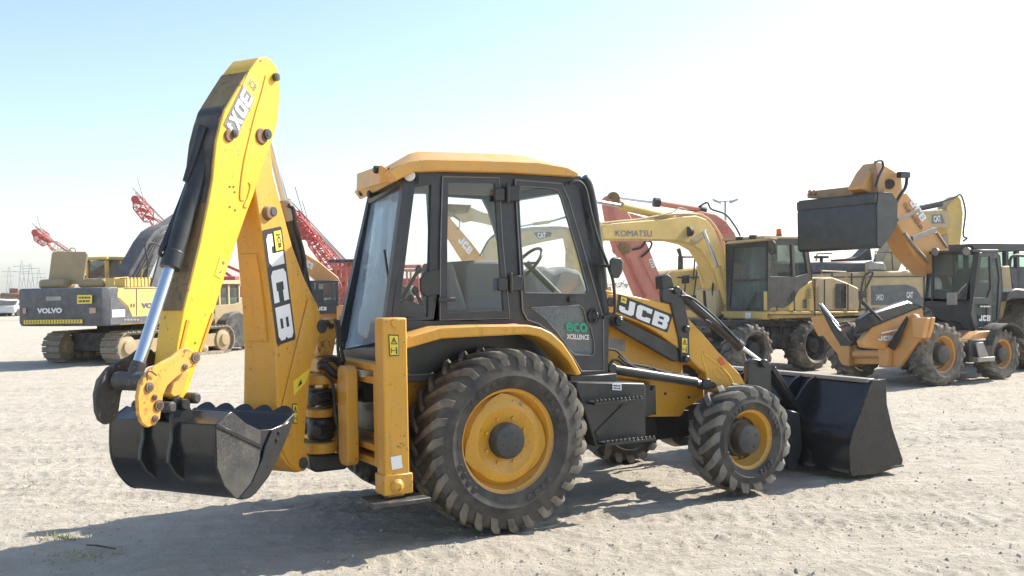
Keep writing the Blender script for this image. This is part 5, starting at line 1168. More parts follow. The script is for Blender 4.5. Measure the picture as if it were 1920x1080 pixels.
    m = MB(F); q = [F.Y(px, py, yc+.02) for px, py in ((1505, 578), (1512, 578), (1512, 560), (1505, 562))]; decal(m, q, SQ, off=.01); q = [F.Y(px, py, yc+.02) for px, py in ((1441, 567), (1446, 567), (1446, 557), (1441, 557))]; decal(m, q, SQ, off=.01); m.build('handle_recess', DRK, hs)
    m = MB(F)
    for (a_, b_) in ((1470, 1473), (1452, 1456), (1476, 1480)): m.box(F.Y(a_, 610, -.2).x, F.Y(a_, 610, -.2).x+.05, -.28, -.24, .75, 1.15)
    m.build('side_step', DRK, P, bevel=.01)
komatsu()

def salmon_and_dozer():
    p = WF.Z(1330, 640, 0); F = Fr(p.x, p.y, 195); P = thing('excavator', 'faded salmon red excavator behind the sandy yellow boom, its stick folded down to the left', 'excavator', F)
    y = 0
    st = pr(F, [(1136, 372), (1142, 366), (1156, 364), (1163, 372), (1175, 392), (1196, 428), (1214, 458), (1238, 518), (1256, 562), (1240, 600), (1222, 575), (1198, 545), (1172, 482), (1158, 462), (1146, 420)], y, -.4, SAL, 'stick', P, .03)
    pr(F, [(1136, 374), (1148, 372), (1166, 470), (1208, 560), (1198, 556), (1170, 488), (1156, 462), (1144, 420)], y+.03, -.45, RED, 'stick_edge', st, .01)
    bo = pr(F, [(1170, 396), (1225, 412), (1280, 400), (1316, 396), (1342, 401), (1362, 414), (1378, 436), (1390, 466), (1400, 520), (1360, 560), (1350, 520), (1336, 470), (1312, 436), (1270, 440), (1190, 436)], y-.05, -.5, SAL, 'boom', P, .03)
    cyl(F, bo, F.Y(1322, 395, -.3), F.Y(1228, 380, -.3), F.Y(1158, 371, -.3), .09, .04, SAL); m = MB(F); m.tube(F.Y(1236, 380, -.3), F.Y(1226, 379, -.3), .15); m.tube(F.Y(1312, 394, -.3), F.Y(1322, 396, -.3), .14)
    m.path([F.Y(px, py, .0) for px, py in ((1310, 388), (1326, 380), (1334, 392), (1360, 402), (1378, 424), (1388, 442))], .03); m.path([F.Y(px, py, .05) for px, py in ((1186, 468), (1202, 464), (1212, 452), (1222, 456), (1216, 470), (1202, 482))], .03); m.build('hoses', HOSE, bo)
    m = MB(F); q = [F.Y(px, py, y+.0) for px, py in ((1222, 503), (1229, 500), (1222, 484), (1216, 487))]; scribble(m, q, 3, .01, 0, 1, 9); m.build('sticker', [WHT, DGRY], st)
    m = MB(F); c = F.Y(1170, 466, .02); m.tube(c+Vector((0, .1, 0)), c-Vector((0, .55, 0)), .18); m.tube(F.Y(1150, 372, .05), F.Y(1150, 372, -.5), .2); m.build('pin', YBR, st)
    m = MB(F); m.path([F.Y(px, py, .06) for px, py in ((1180, 485), (1196, 524), (1212, 556))], .03, sm=False); m.path([F.Y(px, py, .06) for px, py in ((1200, 482), (1218, 520), (1238, 556))], .02, sm=False)
    m.obox(F.Y(1350, 430, .1), (.25, 0, 0), (0, .05, 0), (0, 0, .1)); m.build('pipes', RED, st)
    m = MB(F); c = F.Y(1400, 560, -.5); m.box(c.x-3.4, c.x+.8, -2.6, .1, 1.1, 2.4); m.build('house', SAL, P, bevel=.1)
    m = MB(F); m.box(c.x-.8, c.x+.7, -.8, .1, 2.4, 3.0); m.build('cab', CABB, P, bevel=.05)
    track(F, P, c.x-3.4, c.x+1.2, .0, .6, .9); track(F, P, c.x-3.4, c.x+1.2, -2.7, -2.1, .9)
    # bulldozer
    p = WF.Z(1290, 640, 0); F = Fr(p.x-.2, p.y, 195); P = thing('bulldozer', 'yellow bulldozer with upright black exhaust pipe and steel rails, behind the front loader arm', 'bulldozer', F)
    pr(F, [(1248, 520), (1262, 508), (1300, 503), (1332, 500), (1345, 512), (1345, 575), (1252, 575), (1248, 545)], 0, -1.6, KYEL, 'body', P, .05)
    m = MB(F); q = [F.Y(px, py, 0) for px, py in ((1278, 532), (1292, 531), (1292, 516), (1278, 517))]; decal(m, q, SQ, off=.01)
    q = [F.Y(px, py, 0) for px, py in ((1256, 558), (1330, 558), (1330, 554), (1256, 554))]; decal(m, q, SQ, off=.01); m.build('grille', DRK, P)
    m = MB(F); m.tube(F.Y(1276, 512, -.5), F.Y(1276, 480, -.5), .09, .08); m.tube(F.Y(1276, 480, -.5), F.Y(1272, 466, -.5), .05, .07); m.build('exhaust_pipe', DRK, P)
    m = MB(F)
    for l in (((1300, 525), (1303, 482), (1302, 480)), ((1280, 482), (1302, 482)), ((1300, 560), (1308, 500), (1325, 500), (1321, 560)), ((1280, 590), (1286, 520)), ((1270, 520), (1310, 520), (1345, 527))): m.path([F.Y(px, py, .15) for px, py in l], .025, sm=False)
    m.build('handrail', DRK, P)
    pr(F, [(1252, 575), (1345, 575), (1350, 600), (1345, 628), (1256, 628), (1246, 600)], .1, -.5, TRK, 'track', P, .08)
    pr(F, [(1225, 570), (1240, 560), (1244, 610), (1232, 635), (1222, 635)], .5, -3.0, KYEL, 'blade', P, .03)
    m = MB(F); m.box(-2.6, -1.2, -1.4, -.2, 1.9, 2.0); m.box(-2.4, -1.6, -1.1, -.5, 2.0, 2.5); m.build('seat', DRK, P, bevel=.05)
salmon_and_dozer()

def cat():
    p = WF.Z(1640, 640, 0); F = Fr(p.x, p.y, 190); P = thing('tracked_excavator', 'large dusty tan tracked excavator with a grey side panel, parked behind the orange telehandler', 'excavator', F)
    hs = pr(F, [(1530, 514), (1640, 508), (1732, 508), (1745, 520), (1745, 590), (1612, 592), (1530, 588)], 0, -2.8, KTAN, 'house', P, .04)
    m = MB(F); m.prism([F.Y(px, py, -.2) for px, py in ((1522, 492), (1640, 489), (1640, 512), (1522, 514))], (0, -2.2, 0)); m.build('engine_cover', DARKG, P, bevel=.06)
    m = MB(F); m.prism([F.Y(px, py, -.1) for px, py in ((1626, 491), (1658, 491), (1664, 506), (1626, 508))], (0, -1.2, 0)); m.build('hatch', STL, P, bevel=.04)
    m = MB(F); pan = [F.Y(px, py, .0) for px, py in ((1634, 572), (1634, 536), (1700, 534), (1716, 540), (1734, 566), (1732, 572))]; m.prism(pan, (0, .02, 0)); sp_ = m.build('side_panel', paint('stripe_grey', (.10, .115, .12), .5, .25, .15), hs)
    word(F, [F.Y(px, py, .02) for px, py in ((1642, 563), (1656, 563), (1656, 552), (1642, 552))], '345D', WHT, sp_, .01, .02); word(F, [F.Y(px, py, .02) for px, py in ((1699, 559), (1711, 559), (1711, 547), (1699, 547))], 'CAT', WHT, sp_, .04, .02)
    m = MB(F); m.box(F.Y(1625, 560, 0).x-.04, F.Y(1625, 560, 0).x+.04, .0, .04, 1.2, 2.3); m.build('panel_post', VTAN, hs)
    m = MB(F)
    m.prism([F.Y(px, py, -.6) for px, py in ((1572, 486), (1600, 484), (1612, 480), (1632, 460), (1636, 488), (1572, 490))], (0, -.5, 0)); m.box(F.Y(1604, 480, -.6).x, F.Y(1590, 480, -.6).x, -1.1, -.6, 2.7, 2.95); m.tube(F.Y(1540, 492, -.6), F.Y(1540, 482, -.6), .05); m.obox(F.Y(1540, 482, -.6), (.2, 0, 0), (0, .1, 0), (0, 0, .04)); m.build('roof_gear', DRK, P, bevel=.02)
    bo = pr(F, [(1646, 508), (1664, 470), (1684, 432), (1700, 402), (1722, 396), (1768, 392), (1782, 396), (1782, 428), (1762, 426), (1734, 424), (1716, 438), (1700, 470), (1686, 508)], -1.0, -.6, KTAN, 'boom', P, .03)
    m = MB(F); q = [F.Y(px, py, -1.0) for px, py in ((1747, 419), (1772, 419), (1766, 402), (1747, 403))]; decal(m, q, SQ, off=.01, m=0); decal(m, q, font_polys('CAT', .04), (.12, .15, .75, .9), .02, 1); m.build('badge', [DGRY, WHT], bo)
    pr(F, [(1774, 388), (1788, 372), (1796, 366), (1803, 374), (1807, 400), (1804, 440), (1798, 480), (1772, 482), (1774, 440)], -1.05, -.5, KYEL, 'stick', P, .03)
    pr(F, [(1770, 440), (1778, 438), (1780, 480), (1770, 480)], -.9, -.2, VTAN, 'link_arm', P)
    m = MB(F); m.path([F.Y(px, py, -.9) for px, py in ((1726, 388), (1760, 380), (1790, 370), (1800, 365), (1806, 376), (1810, 400), (1806, 440), (1813, 446), (1806, 452))], .03); m.tube(F.Y(1726, 390, -1.2), F.Y(1765, 382, -1.2), .09); m.build('hoses', DARKG, bo)
    for z in range(6): pass
    m = MB(F); m.box(-2.6, 1.6, -2.5, -.3, .5, 1.15); m.build('undercarriage', DRK, P, bevel=.05)
    track(F, P, -2.8, 2.0, -.6, .05, .95, DRK); track(F, P, -2.8, 2.0, -3.0, -2.4, .95, DRK)
    seams(F, hs, [[(1597, 512), (1597, 590)], [(1625, 512), (1625, 590)], [(1733, 510), (1733, 590)], [(1560, 512), (1560, 588)], [(1540, 520), (1742, 518)], [(1630, 580), (1742, 580)]], .02, .02)
    rail(F, P, [[(1530, 490), (1532, 476), (1560, 475)], [(1640, 490), (1641, 472), (1672, 473), (1674, 506)], [(1700, 506), (1701, 490), (1738, 492), (1739, 508)]], -.3, .025)
    m = MB(F)
    for k in range(6): decal(m, [F.Y(px, py, .02) for px, py in ((1570, 560-k*5), (1590, 560-k*5), (1590, 557-k*5), (1570, 557-k*5))], SQ, off=.01)
    m.build('grille', DRK, hs)
    # counterweight / engine bay clutter at its left end
    pr(F, [(1546, 532), (1562, 529), (1574, 538), (1574, 586), (1546, 586)], .03, -.4, ORG, 'frame_bracket', P, .02)
    m = MB(F); m.path([F.Y(px, py, .2) for px, py in ((1612, 584), (1614, 550), (1620, 520), (1632, 510), (1636, 514), (1624, 540), (1616, 560))], .03)
    for px, py in ((1594, 552), (1604, 556), (1616, 552)): m.obox(F.Y(px, py, .25), (.12, 0, 0), (0, .06, 0), (0, 0, .1))
    m.build('lamp_bracket', DRK, P, bevel=.02)
cat()

def handler():
    F = gframe(1776, 724, 210); P = thing('telehandler', 'orange telehandler with black cab, raised boom and black bucket, front stabiliser legs folded up', 'telehandler', F)
    xr_ = F.Y(1886, 708, -.05).x
    wh(F, P, 0, 0, 0, .53, .42, .32, 1, 16, x=0); wh(F, P, 0, 0, -2.15, .53, .42, .32, -1, 16, x=0)
    wh(F, P, 0, 0, -.05, .45, .38, .27, 1, 16, x=xr_); wh(F, P, 0, 0, -2.1, .45, .38, .27, -1, 16, x=xr_)
    m = MB(F); m.box(xr_-.6, .5, -1.55, -.55, .45, .85); m.box(-.1, .1, -2.0, -.3, .45, .62); m.box(xr_-.1, xr_+.1, -1.9, -.4, .38, .52)
    m.box(xr_+.35, -.7, -.5, -.05, .35, .75); m.build('chassis', DRK, P, bevel=.03)
    m = MB(F); m.box(xr_+.45, -.75, -.06, .06, .36, .44); m.prism([(-.85, 0, .36), (-.75, 0, .7), (-.95, 0, .7), (-1.15, 0, .36)], (0, .03, 0)); m.build('step', STL, P, bevel=.01)
    pr(F, [(1812, 640), (1835, 622), (1880, 618), (1880, 640), (1850, 645), (1826, 658)], -.1, -.5, ORG, 'side_tank', P)
    m = MB(F)                                                        # rear mudguard
    L = []
    for k in range(9):
        a = R(20+130*k/8); c = Vector((xr_, 0, .45)); e = Vector((math.cos(a), 0, math.sin(a))); L.append([c+e*.52+Vector((0, -.45, 0)), c+e*.52+Vector((0, .05, 0)), c+e*.55+Vector((0, .05, 0)), c+e*.55+Vector((0, -.45, 0))])
    m.loft(L); m.build('mudguard', DRK, P)
    # cab
    yc = -.28; xf = F.Y(1829, 560, yc).x+.0
    zlo = F.Y(1850, 626, yc).z
    yw = F.X(1744, 480, xf).y
    m = MB(F); m.plate([F.X(*c_, xf) for c_ in ((1733, 574), (1820, 588), (1826, 560), (1836, 474), (1742, 470))], [[F.X(*c_, xf) for c_ in ((1736, 558), (1811, 562), (1824, 478), (1748, 476))]], (-.06, 0, 0))
    cb = m.build('cab', CABB, P, bevel=.01)
    m = MB(F); m.prism([F.X(*c_, xf-.02) for c_ in ((1735, 560), (1812, 564), (1825, 477), (1747, 475))], (-.01, 0, 0)); m.build('windscreen', glass('telehandler_windscreen', (.5, .56, .55), .75, (.15, .17, .16), rough=.2), cb)
    m = MB(F); m.prism([F.X(*c_, xf+.002) for c_ in ((1733, 574), (1736, 562), (1816, 566), (1826, 600), (1830, 630), (1812, 620), (1800, 606), (1760, 600))], (-.3, 0, 0)); cw_ = m.build('front_cowl', CABB, cb, bevel=.02)
    m = MB(F); decal(m, [F.X(px, py, xf+.003) for px, py in ((1748, 591), (1786, 592), (1786, 582), (1748, 581))], word_polys('JCB', .2), off=.008); m.build('embossed_lettering', CABB, cw_)
    sd_ = [(1828, 620), (1820, 590), (1836, 474), (1868, 472), (1875, 480), (1880, 540), (1872, 600), (1868, 622)]
    wd = [(1826, 558), (1838, 482), (1856, 481), (1858, 540), (1852, 558)]; wl = [(1827, 570), (1852, 571), (1850, 612), (1836, 614)]; wr = [(1860, 484), (1869, 484), (1874, 520), (1870, 600), (1860, 606)]
    m = MB(F); m.plate([F.Y(*p, yc) for p in sd_], [[F.Y(*p, yc) for p in h] for h in (wd, wl, wr)], (0, -.05, 0)); dr = m.build('door', CABB, cb, bevel=.008)
    for h in (wd, wl, wr): m = MB(F); m.prism([F.Y(*p, yc-.02) for p in h], (0, -.008, 0)); m.build('door_glass', GLB, dr)
    word(F, [F.Y(px, py, yc) for px, py in ((1834, 602), (1855, 602), (1855, 591), (1834, 591))], 'JCB', WHT, dr, off=.02)
    m = MB(F); q = [F.Y(px, py, yc) for px, py in ((1836, 577), (1858, 577), (1858, 572), (1836, 572))]; scribble(m, q, 1, .01, 1, 0, 2, pad=.05); m.build('sticker', [WHT, DBLK], dr)
    xb = F.Y(1872, 540, yc).x; zt = F.Y(1850, 473, yc).z
    m = MB(F); m.box(xb, xf+.08, yw-.02, yc+.02, zt, zt+.05)
    m.box(xb, xb+.05, yw, yc-.05, zlo, zlo+.5); m.box(xb, xf-.07, yw, yw+.05, zlo+.2, zlo+.8)
    for x in (xb, xb+.6): m.box(x, x+.06, yw, yw+.05, zlo+.5, zt)
    m.build('cab_shell', CABB, cb, bevel=.01)
    for px, py in ((1754, 472), (1813, 471)): m = MB(F); m.lathe(F.X(px, py, xf+.06), [(0, -.04), (.07, -.03), (.075, .02), (0, .03)], 16, (1, 0, 0)); m.build('work_lamp', STL, cb)
    m = MB(F); m.box(xf-1.0, xf-.5, yw+.3, yc-.3, zlo+.1, zlo+.95); m.build('seat', DRK, cb, bevel=.05)
    m = MB(F); m.path([F.X(px, py, xf+.2) for px, py in ((1812, 532), (1800, 545), (1796, 552))], .015); m.obox(F.X(1785, 560, xf+.25), (.03, 0, 0), (0, .09, 0), (0, 0, .11)); m.build('mirror', STL, cb, bevel=.015)
    # hood between the front wheels
    yh = -.62
    pr(F, [(1615, 640), (1636, 614), (1709, 584), (1730, 576), (1740, 640), (1700, 660), (1619, 652)], yh, -.12, ORG, 'side_frame', P, .02)
    hd = pr(F, [(1614, 600), (1630, 588), (1663, 577), (1704, 564), (1716, 569), (1735, 575), (1709, 584), (1637, 614), (1620, 624)], yh+.01, -.16, BLK, 'hood', P, .03)
    word(F, [F.Y(px, py, yh) for px, py in ((1645, 638), (1672, 639), (1672, 629), (1645, 630))], 'JCB', WHT, P, off=.02)
    m = MB(F); a = [F.Y(px, py, yh+.02) for px, py in ((1652, 624), (1686, 616), (1688, 619), (1652, 626))]; m.prism(a, (0, .01, 0)); m.build('trim_strip', WHT, P)
    m = MB(F); m.tube(F.Y(1616, 563, yh+.1), F.Y(1652, 601, yh+.1), .025); m.tube(F.Y(1614, 566, yh+.0), F.Y(1640, 590, yh+.0), .02); m.build('hood_rods', DRK, P)
    # front stabilisers
    xs = .62
    S_ = [(1519, 595), (1524, 594), (1535, 594), (1544, 589), (1549, 595), (1563, 622), (1579, 650), (1581, 647), (1600, 647), (1602, 654), (1620, 659), (1636, 660), (1654, 654), (1655, 649), (1674, 650), (1677, 657), (1690, 626), (1704, 594), (1710, 588), (1716, 590), (1719, 595), (1747, 595), (1744, 614), (1738, 634), (1720, 635), (1706, 658), (1686, 688), (1656, 688), (1654, 683), (1601, 683), (1598, 686), (1588, 684), (1562, 655), (1542, 628), (1534, 631), (1528, 620)]
    m = MB(F); m.prism([F.X(*p, xs) for p in S_], (-.10, 0, 0)); sf = m.build('stabiliser_frame', ORG, P, bevel=.015, seg=2)
    m = MB(F)
    for q in ([(1580, 648), (1601, 648), (1601, 686), (1588, 684), (1580, 672)], [(1654, 650), (1675, 651), (1672, 687), (1656, 687)], [(1718, 596), (1746, 596), (1738, 633), (1720, 633)]): m.prism([F.X(*p, xs+.001) for p in q], (.12, 0, 0))
    for k, q in enumerate((((1601, 664), (1654, 664)),)): a, b = [F.X(*p, xs+.02) for p in q]; m.tube(a, b, .07)
    m.build('housing', ORG, sf, bevel=.012)
    m = MB(F)
    for q in ([(1537, 568), (1546, 575), (1572, 612), (1600, 645), (1598, 649), (1580, 649), (1562, 620), (1546, 588)], [(1685, 620), (1703, 592), (1704, 598), (1688, 640), (1678, 656), (1667, 650)]): m.prism([F.X(*p, xs+.05) for p in q], (.05, 0, 0))
    m.build('stabiliser_pad', BLK, sf, bevel=.006)
    m = MB(F); a, b = F.X(1540, 571, xs+.12), F.X(1575, 614, xs+.12); m.tube(a, b, .022); m.build('stabiliser_ram', CHR, sf)
    # boom and bucket
    ybm = -1.15
    bo = pr(F, [(1676, 384), (1690, 362), (1700, 360), (1724, 391), (1752, 430), (1780, 468), (1800, 500), (1790, 520), (1750, 515), (1732, 498), (1714, 478), (1694, 440), (1677, 410)], ybm, -.45, ORG, 'boom', P, .02)
    m = MB(F); q = [F.Y(px, py, ybm) for px, py in ((1702, 381), (1727, 420), (1738, 410), (1713, 371))]; decal(m, q, word_polys('JCB'), (.0, .1, .95, .95), .02, 0); m.build('lettering', WHT, bo)
    m = MB(F); q = [F.Y(px, py, ybm) for px, py in ((1691, 384), (1728, 436), (1732, 430), (1696, 378))]; decal(m, q, font_polys('TELEHANDLER', .03), (.0, .0, .95, .95), .02, 0); m.build('lettering', RUST, bo)
    m = MB(F); a, b = F.Y(1708, 447, ybm+.01), F.Y(1754, 430, ybm+.01); m.bar(a, b, .05, .04); a, b = F.Y(1682, 412, ybm+.01), F.Y(1722, 394, ybm+.01); m.bar(a, b, .03, .03); m.path([F.Y(px, py, ybm+.03) for px, py in ((1696, 438), (1722, 470), (1742, 492))], .03); m.path([F.Y(px, py, ybm+.02) for px, py in ((1757, 436), (1776, 464))], .02); m.build('boom_collar', STL, bo)
    pr(F, [(1616, 352), (1632, 322), (1647, 303), (1660, 308), (1676, 318), (1692, 330), (1694, 362), (1678, 384), (1660, 372), (1640, 366)], ybm+.04, -.35, ORG, 'boom_head', bo, .03)
    m = MB(F); m.path([F.Y(px, py, ybm+.2) for px, py in ((1692, 328), (1700, 330), (1698, 350), (1688, 366), (1680, 380))], .03); m.path([F.Y(px, py, ybm+.2) for px, py in ((1640, 304), (1652, 301), (1656, 312), (1648, 330), (1642, 350))], .02); m.obox(F.Y(1694, 328, ybm+.2), (.12, 0, 0), (0, .05, 0), (0, 0, .05)); m.tube(F.Y(1668, 345, ybm+.1), F.Y(1668, 345, ybm-.6), .09); m.build('hoses', HOSE, bo)
    xq = F.Y(1650, 380, ybm).x
    m = MB(F); m.prism([F.X(*p, xq+.25) for p in ((1512, 362), (1520, 358), (1592, 350), (1612, 335), (1640, 303), (1644, 325), (1645, 366), (1620, 372), (1512, 372))], (-.2, 0, 0))
    for px in (1518, 1526, 1600): m.tube(F.X(px, 356, xq+.27), F.X(px+1, 366, xq+.27), .035)
    m.build('carriage', paint('weathered_brown_paint', (.34, .19, .09), .6, .3, .2, chips=.6), P, bevel=.02)
    m = MB(F); Bf = [F.X(*p, xq+.45) for p in ((1492, 377), (1641, 366), (1654, 457), (1505, 463))]
    fr0 = [F.X(*p, xq+.45) for p in ((1641, 366), (1646, 400), (1650, 430), (1654, 457))]; y1 = sum(p.y for p in fr0)/4; y0 = (Bf[0].y+Bf[3].y)/2; zt_, zb_ = Bf[1].z+.05, Bf[2].z-.08
    prof = [(xq+.45, zt_), (xq+.50, zt_-.25), (xq+.50, zb_+.05), (xq+.42, zb_), (xq+.18, zb_+.18), (xq-.02, zb_+.42), (xq-.05, zt_-.15), (xq+.1, zt_)]
    for yy in (y0, y1-.03): m.prism([(x, yy, z) for x, z in prof], (0, .03, 0))
    m.loft([[(xq+.45, y0, zt_), (xq+.45, y1, zt_), (xq+.43, y1, zt_), (xq+.43, y0, zt_)], [(xq+.50, y0, zt_-.25), (xq+.50, y1, zt_-.25), (xq+.48, y1, zt_-.25), (xq+.48, y0, zt_-.25)], [(xq+.50, y0, zb_+.05), (xq+.50, y1, zb_+.05), (xq+.48, y1, zb_+.05), (xq+.48, y0, zb_+.05)], [(xq+.42, y0, zb_), (xq+.42, y1, zb_), (xq+.40, y1, zb_+.02), (xq+.40, y0, zb_+.02)]])
    m.box(xq+.1, xq+.46, y0, y1, zt_-.02, zt_+.0)
    bk = m.build('bucket', BLK, P, bevel=.006)
    m = MB(F); z_ = zt_-.09; m.box(xq+.455, xq+.52, y0+.01, y1-.01, z_-.10, z_+.06); m.build('back_flange', BLK, bk, bevel=.004)
    cyl(F, P, F.Y(1790, 560, ybm-.2), F.Y(1760, 500, ybm-.2), F.Y(1735, 470, ybm-.2), .08, .05, ORG)
handler()

def right_loader():
    F = gframe(1972, 694, 205); P = thing('wheel_loader', 'dark wheel loader with a canopy cab, at the right edge of the yard', 'wheel loader', F)
    F2 = F
    wh(F, P, 0, 0, -.1, .74, .6, .42, 1, 18, x=-.05, rim=KYEL); wh(F, P, 0, 0, -2.6, .74, .6, .42, -1, 18, x=-.05, rim=KYEL); wh(F, P, 0, 0, -.1, .74, .6, .42, 1, 18, x=-3.0, rim=KYEL)
    pr(F, [(1886, 566), (1890, 548), (1905, 541), (1960, 545), (1960, 560), (1900, 560)], .0, -.7, CABB, 'mudguard', P, .02)
    pr(F, [(1898, 552), (1896, 500), (1930, 500), (1990, 505), (1990, 580), (1900, 580)], -.9, -1.4, DARKG, 'body', P, .04)
    pr(F, [(1878, 500), (1894, 498), (1899, 545), (1890, 560), (1880, 600), (1874, 560)], -.5, -.4, KTAN, 'loader_arm', P, .02)
    q = [F.Y(*c_, -.9) for c_ in ((1900, 552), (1864, 470), (1915, 468))]
    m = MB(F); a = F.Y(1822, 466, -.9); b = F.Y(1990, 470, -.9); z = a.z
    m.prism([F.Y(*p, -.9) for p in ((1820, 457), (1990, 455), (1990, 468), (1845, 474), (1826, 466))], (0, -1.3, 0)); cb = m.build('canopy', CABB, P, bevel=.02)
    m = MB(F); z0 = F.Y(1900, 505, -.9).z; z1 = F.Y(1900, 471, -.9).z; x0 = F.Y(1868, 490, -.9).x; x1 = F.Y(1909, 490, -.9).x
    for x in (x0, x1, (x0+x1)/2+.0, x1-1.2): m.box(x-.04, x+.04, -.98, -.9, z0-.9, z1); m.box(x-.04, x+.04, -2.2, -2.12, z0-.9, z1)
    m.path([F.Y(px, py, -.7) for px, py in ((1896, 530), (1896, 483), (1930, 480))], .03); m.build('cab_post', CABB, cb)
    m = MB(F); m.box(x1-1.2, x0, -2.15, -.95, z0-.8, z1-.02); m.build('cab_glass', glass('green_tinted_glass', (.62, .80, .74), .15), cb)
    m = MB(F); m.box(-3.6, .6, -2.1, -.75, .6, 1.25); m.build('chassis', DRK, P, bevel=.05)
right_loader()

def far_things():
    def W(px, py, Z): d = ray(px, py); return CAMO+d*(Z/d.y)
    p = W(1362, 500, 110); F = Fr(p.x, p.y, 0); P = thing('light_mast', 'tall grey light mast with two lamp heads, behind the salmon red boom', 'light mast', F)
    zt = W(1364, 378, 110).z; m = MB(F); m.tube((0, 0, 0), (0, 0, zt), .22, .12); m.build('pole', GRYP, P)
    m = MB(F); m.tube((-1.1, 0, zt), (1.1, 0, zt+.1), .07)
    for s in (-1, 1): m.obox((s*.95, 0, zt+.05), (.42, 0, .18*s), (0, .3, 0), (-.05, 0, .12))
    m.build('lamp_head', GRYP, P)
    # parked cars far left
    for i, (px, py, sc, lab) in enumerate(((14, 592, 1.0, 'white car parked far off at the very left edge'), (33, 592, .95, 'white car parked far off, right beside the counterweight'), (-6, 589, 1, 'white car cut by the left edge of the yard view'))):
        g = WF.Z(px, py, 0); F = Fr(g.x, g.y, 95-i*8); P = thing('parked_car', lab, 'car', F, 'white cars parked far off at the left')
        m = MB(F); pts = [(-2.0, .3), (-2.0, .95), (-1.6, 1.0), (-1.2, 1.42), (.3, 1.48), (1.0, 1.0), (1.9, .85), (2.1, .6), (2.1, .3)]; m.prism([(x*sc, -.8, z*sc) for x, z in pts], (0, 1.6, 0)); m.build('body', WCAR, P, bevel=.08)
        m = MB(F); m.prism([(-2.03*sc+.3, -.65, 1.02*sc), (-1.22*sc, -.65, 1.37*sc), (-1.25*sc, .65, 1.37*sc), (-2.03*sc+.3, .65, 1.02*sc)], (-.03, 0, .02)); m.prism([(x*sc, -.815, z*sc) for x, z in ((-1.4, 1.0), (-1.1, 1.36), (.25, 1.4), (.8, 1.0))], (0, 1.63, 0)); m.build('window', DRK, P)
        for x in (-1.3, 1.3):
            for y in (-.82, .62): m = MB(F); m.tube((x, y, .32), (x, y+.2, .32), .32, n=16); m.build('wheel', RUB, P)
    # brownish small machine behind the counterweight
    g = WF.Z(26, 573, 0); F = Fr(g.x, g.y, 20); P = thing('small_digger', 'small rust brown digger far behind the counterweight of the yellow excavator', 'digger', F)
    m = MB(F); m.box(-2, 2, -1, 1, .9, 2.2); m.build('body', RUST, P, bevel=.2); m = MB(F); m.box(-.6, .8, -.6, .6, 2.2, 3.0); m.build('cab', RUST, P, bevel=.1)
    for y in (-1.1, .6): m = MB(F); m.box(-2.2, 2.2, y, y+.5, 0, .9); m.build('track', DRK, P, bevel=.3)
    # pylons
    for px, Z, h in ((42, 700, 26), (58, 640, 22), (18, 850, 26), (74, 800, 22)):
        g = W(px, 556, Z); F = Fr(g.x, g.y, 0); P = thing('power_pylon', {42: 'tallest faint steel pylon on the left horizon', 58: 'second faint pylon on the left horizon, nearer the excavator flap', 18: 'faint pylon at the left edge of the horizon', 74: 'small faint pylon on the horizon closest to the excavator'}[px], 'pylon', F, 'pylons on the left horizon')
        m = MB(F)
        for s in (-1, 1): m.tube((s*3, 0, 0), (s*.4, 0, h), .30, .2, 4); m.tube((s*3, 0, 0), (-s*1.5, 0, h*.55), .18, n=4)
        for z in (h*.7, h*.85): m.tube((-6, 0, z), (6, 0, z), .22, n=4)
        m.build('lattice', GRYP, P)
    # far sandy rise and scrub along the horizon
    def ridge(name, Z, xs, hmin, hmax, mat, lab, cat_, seed, kind):
        rr = random.Random(seed); m = MB(WF); a = []
        n = 90
        for i in range(n+1): x = xs[0]+(xs[1]-xs[0])*i/n; h = hmin+(hmax-hmin)*(.5+.5*math.sin(i*.31+seed)*math.cos(i*.117))*rr.uniform(.8, 1.1); a.append((x, h))
        m.loft([[(x, Z, -.5), (x, Z+8, h), (x, Z+60, h*.9), (x, Z+90, -.5)] for x, h in a], cap=True); o = m.build(name, mat); tag(o, lab, cat_, kind=kind)
    ridge('sand_rise', 420, (-420, 480), 1.2, 3.6, paint('far_sand', (.42, .38, .33), .95, .3, .1, nscale=.02), 'low sandy rise along the horizon', 'hill', 2, 'structure')
    # scrub bushes along the rise
    rr = random.Random(11)
    m = MB(WF)
    for k in range(90):
        x = rr.uniform(-260, -120) if k < 60 else rr.uniform(-120, 300); z = rr.uniform(300, 400); c = Vector((x, z, .5)); 
        for j in range(14): d = Vector((rr.gauss(0, 1.6), rr.gauss(0, 1.0), abs(rr.gauss(0, .8)))); s = rr.uniform(.4, .9); m.prism([c+d+Vector((rr.uniform(-s, s), rr.uniform(-s, s), rr.uniform(-s, s))) for _ in range(3)], (0, .15, .1))
    o = m.build('scrub', paint('scrub_green', (.10, .11, .08), .9, .3, .3, nscale=.5)); tag(o, 'low dusty scrub in front of the sandy rise', 'scrub', kind='stuff')
far_things()
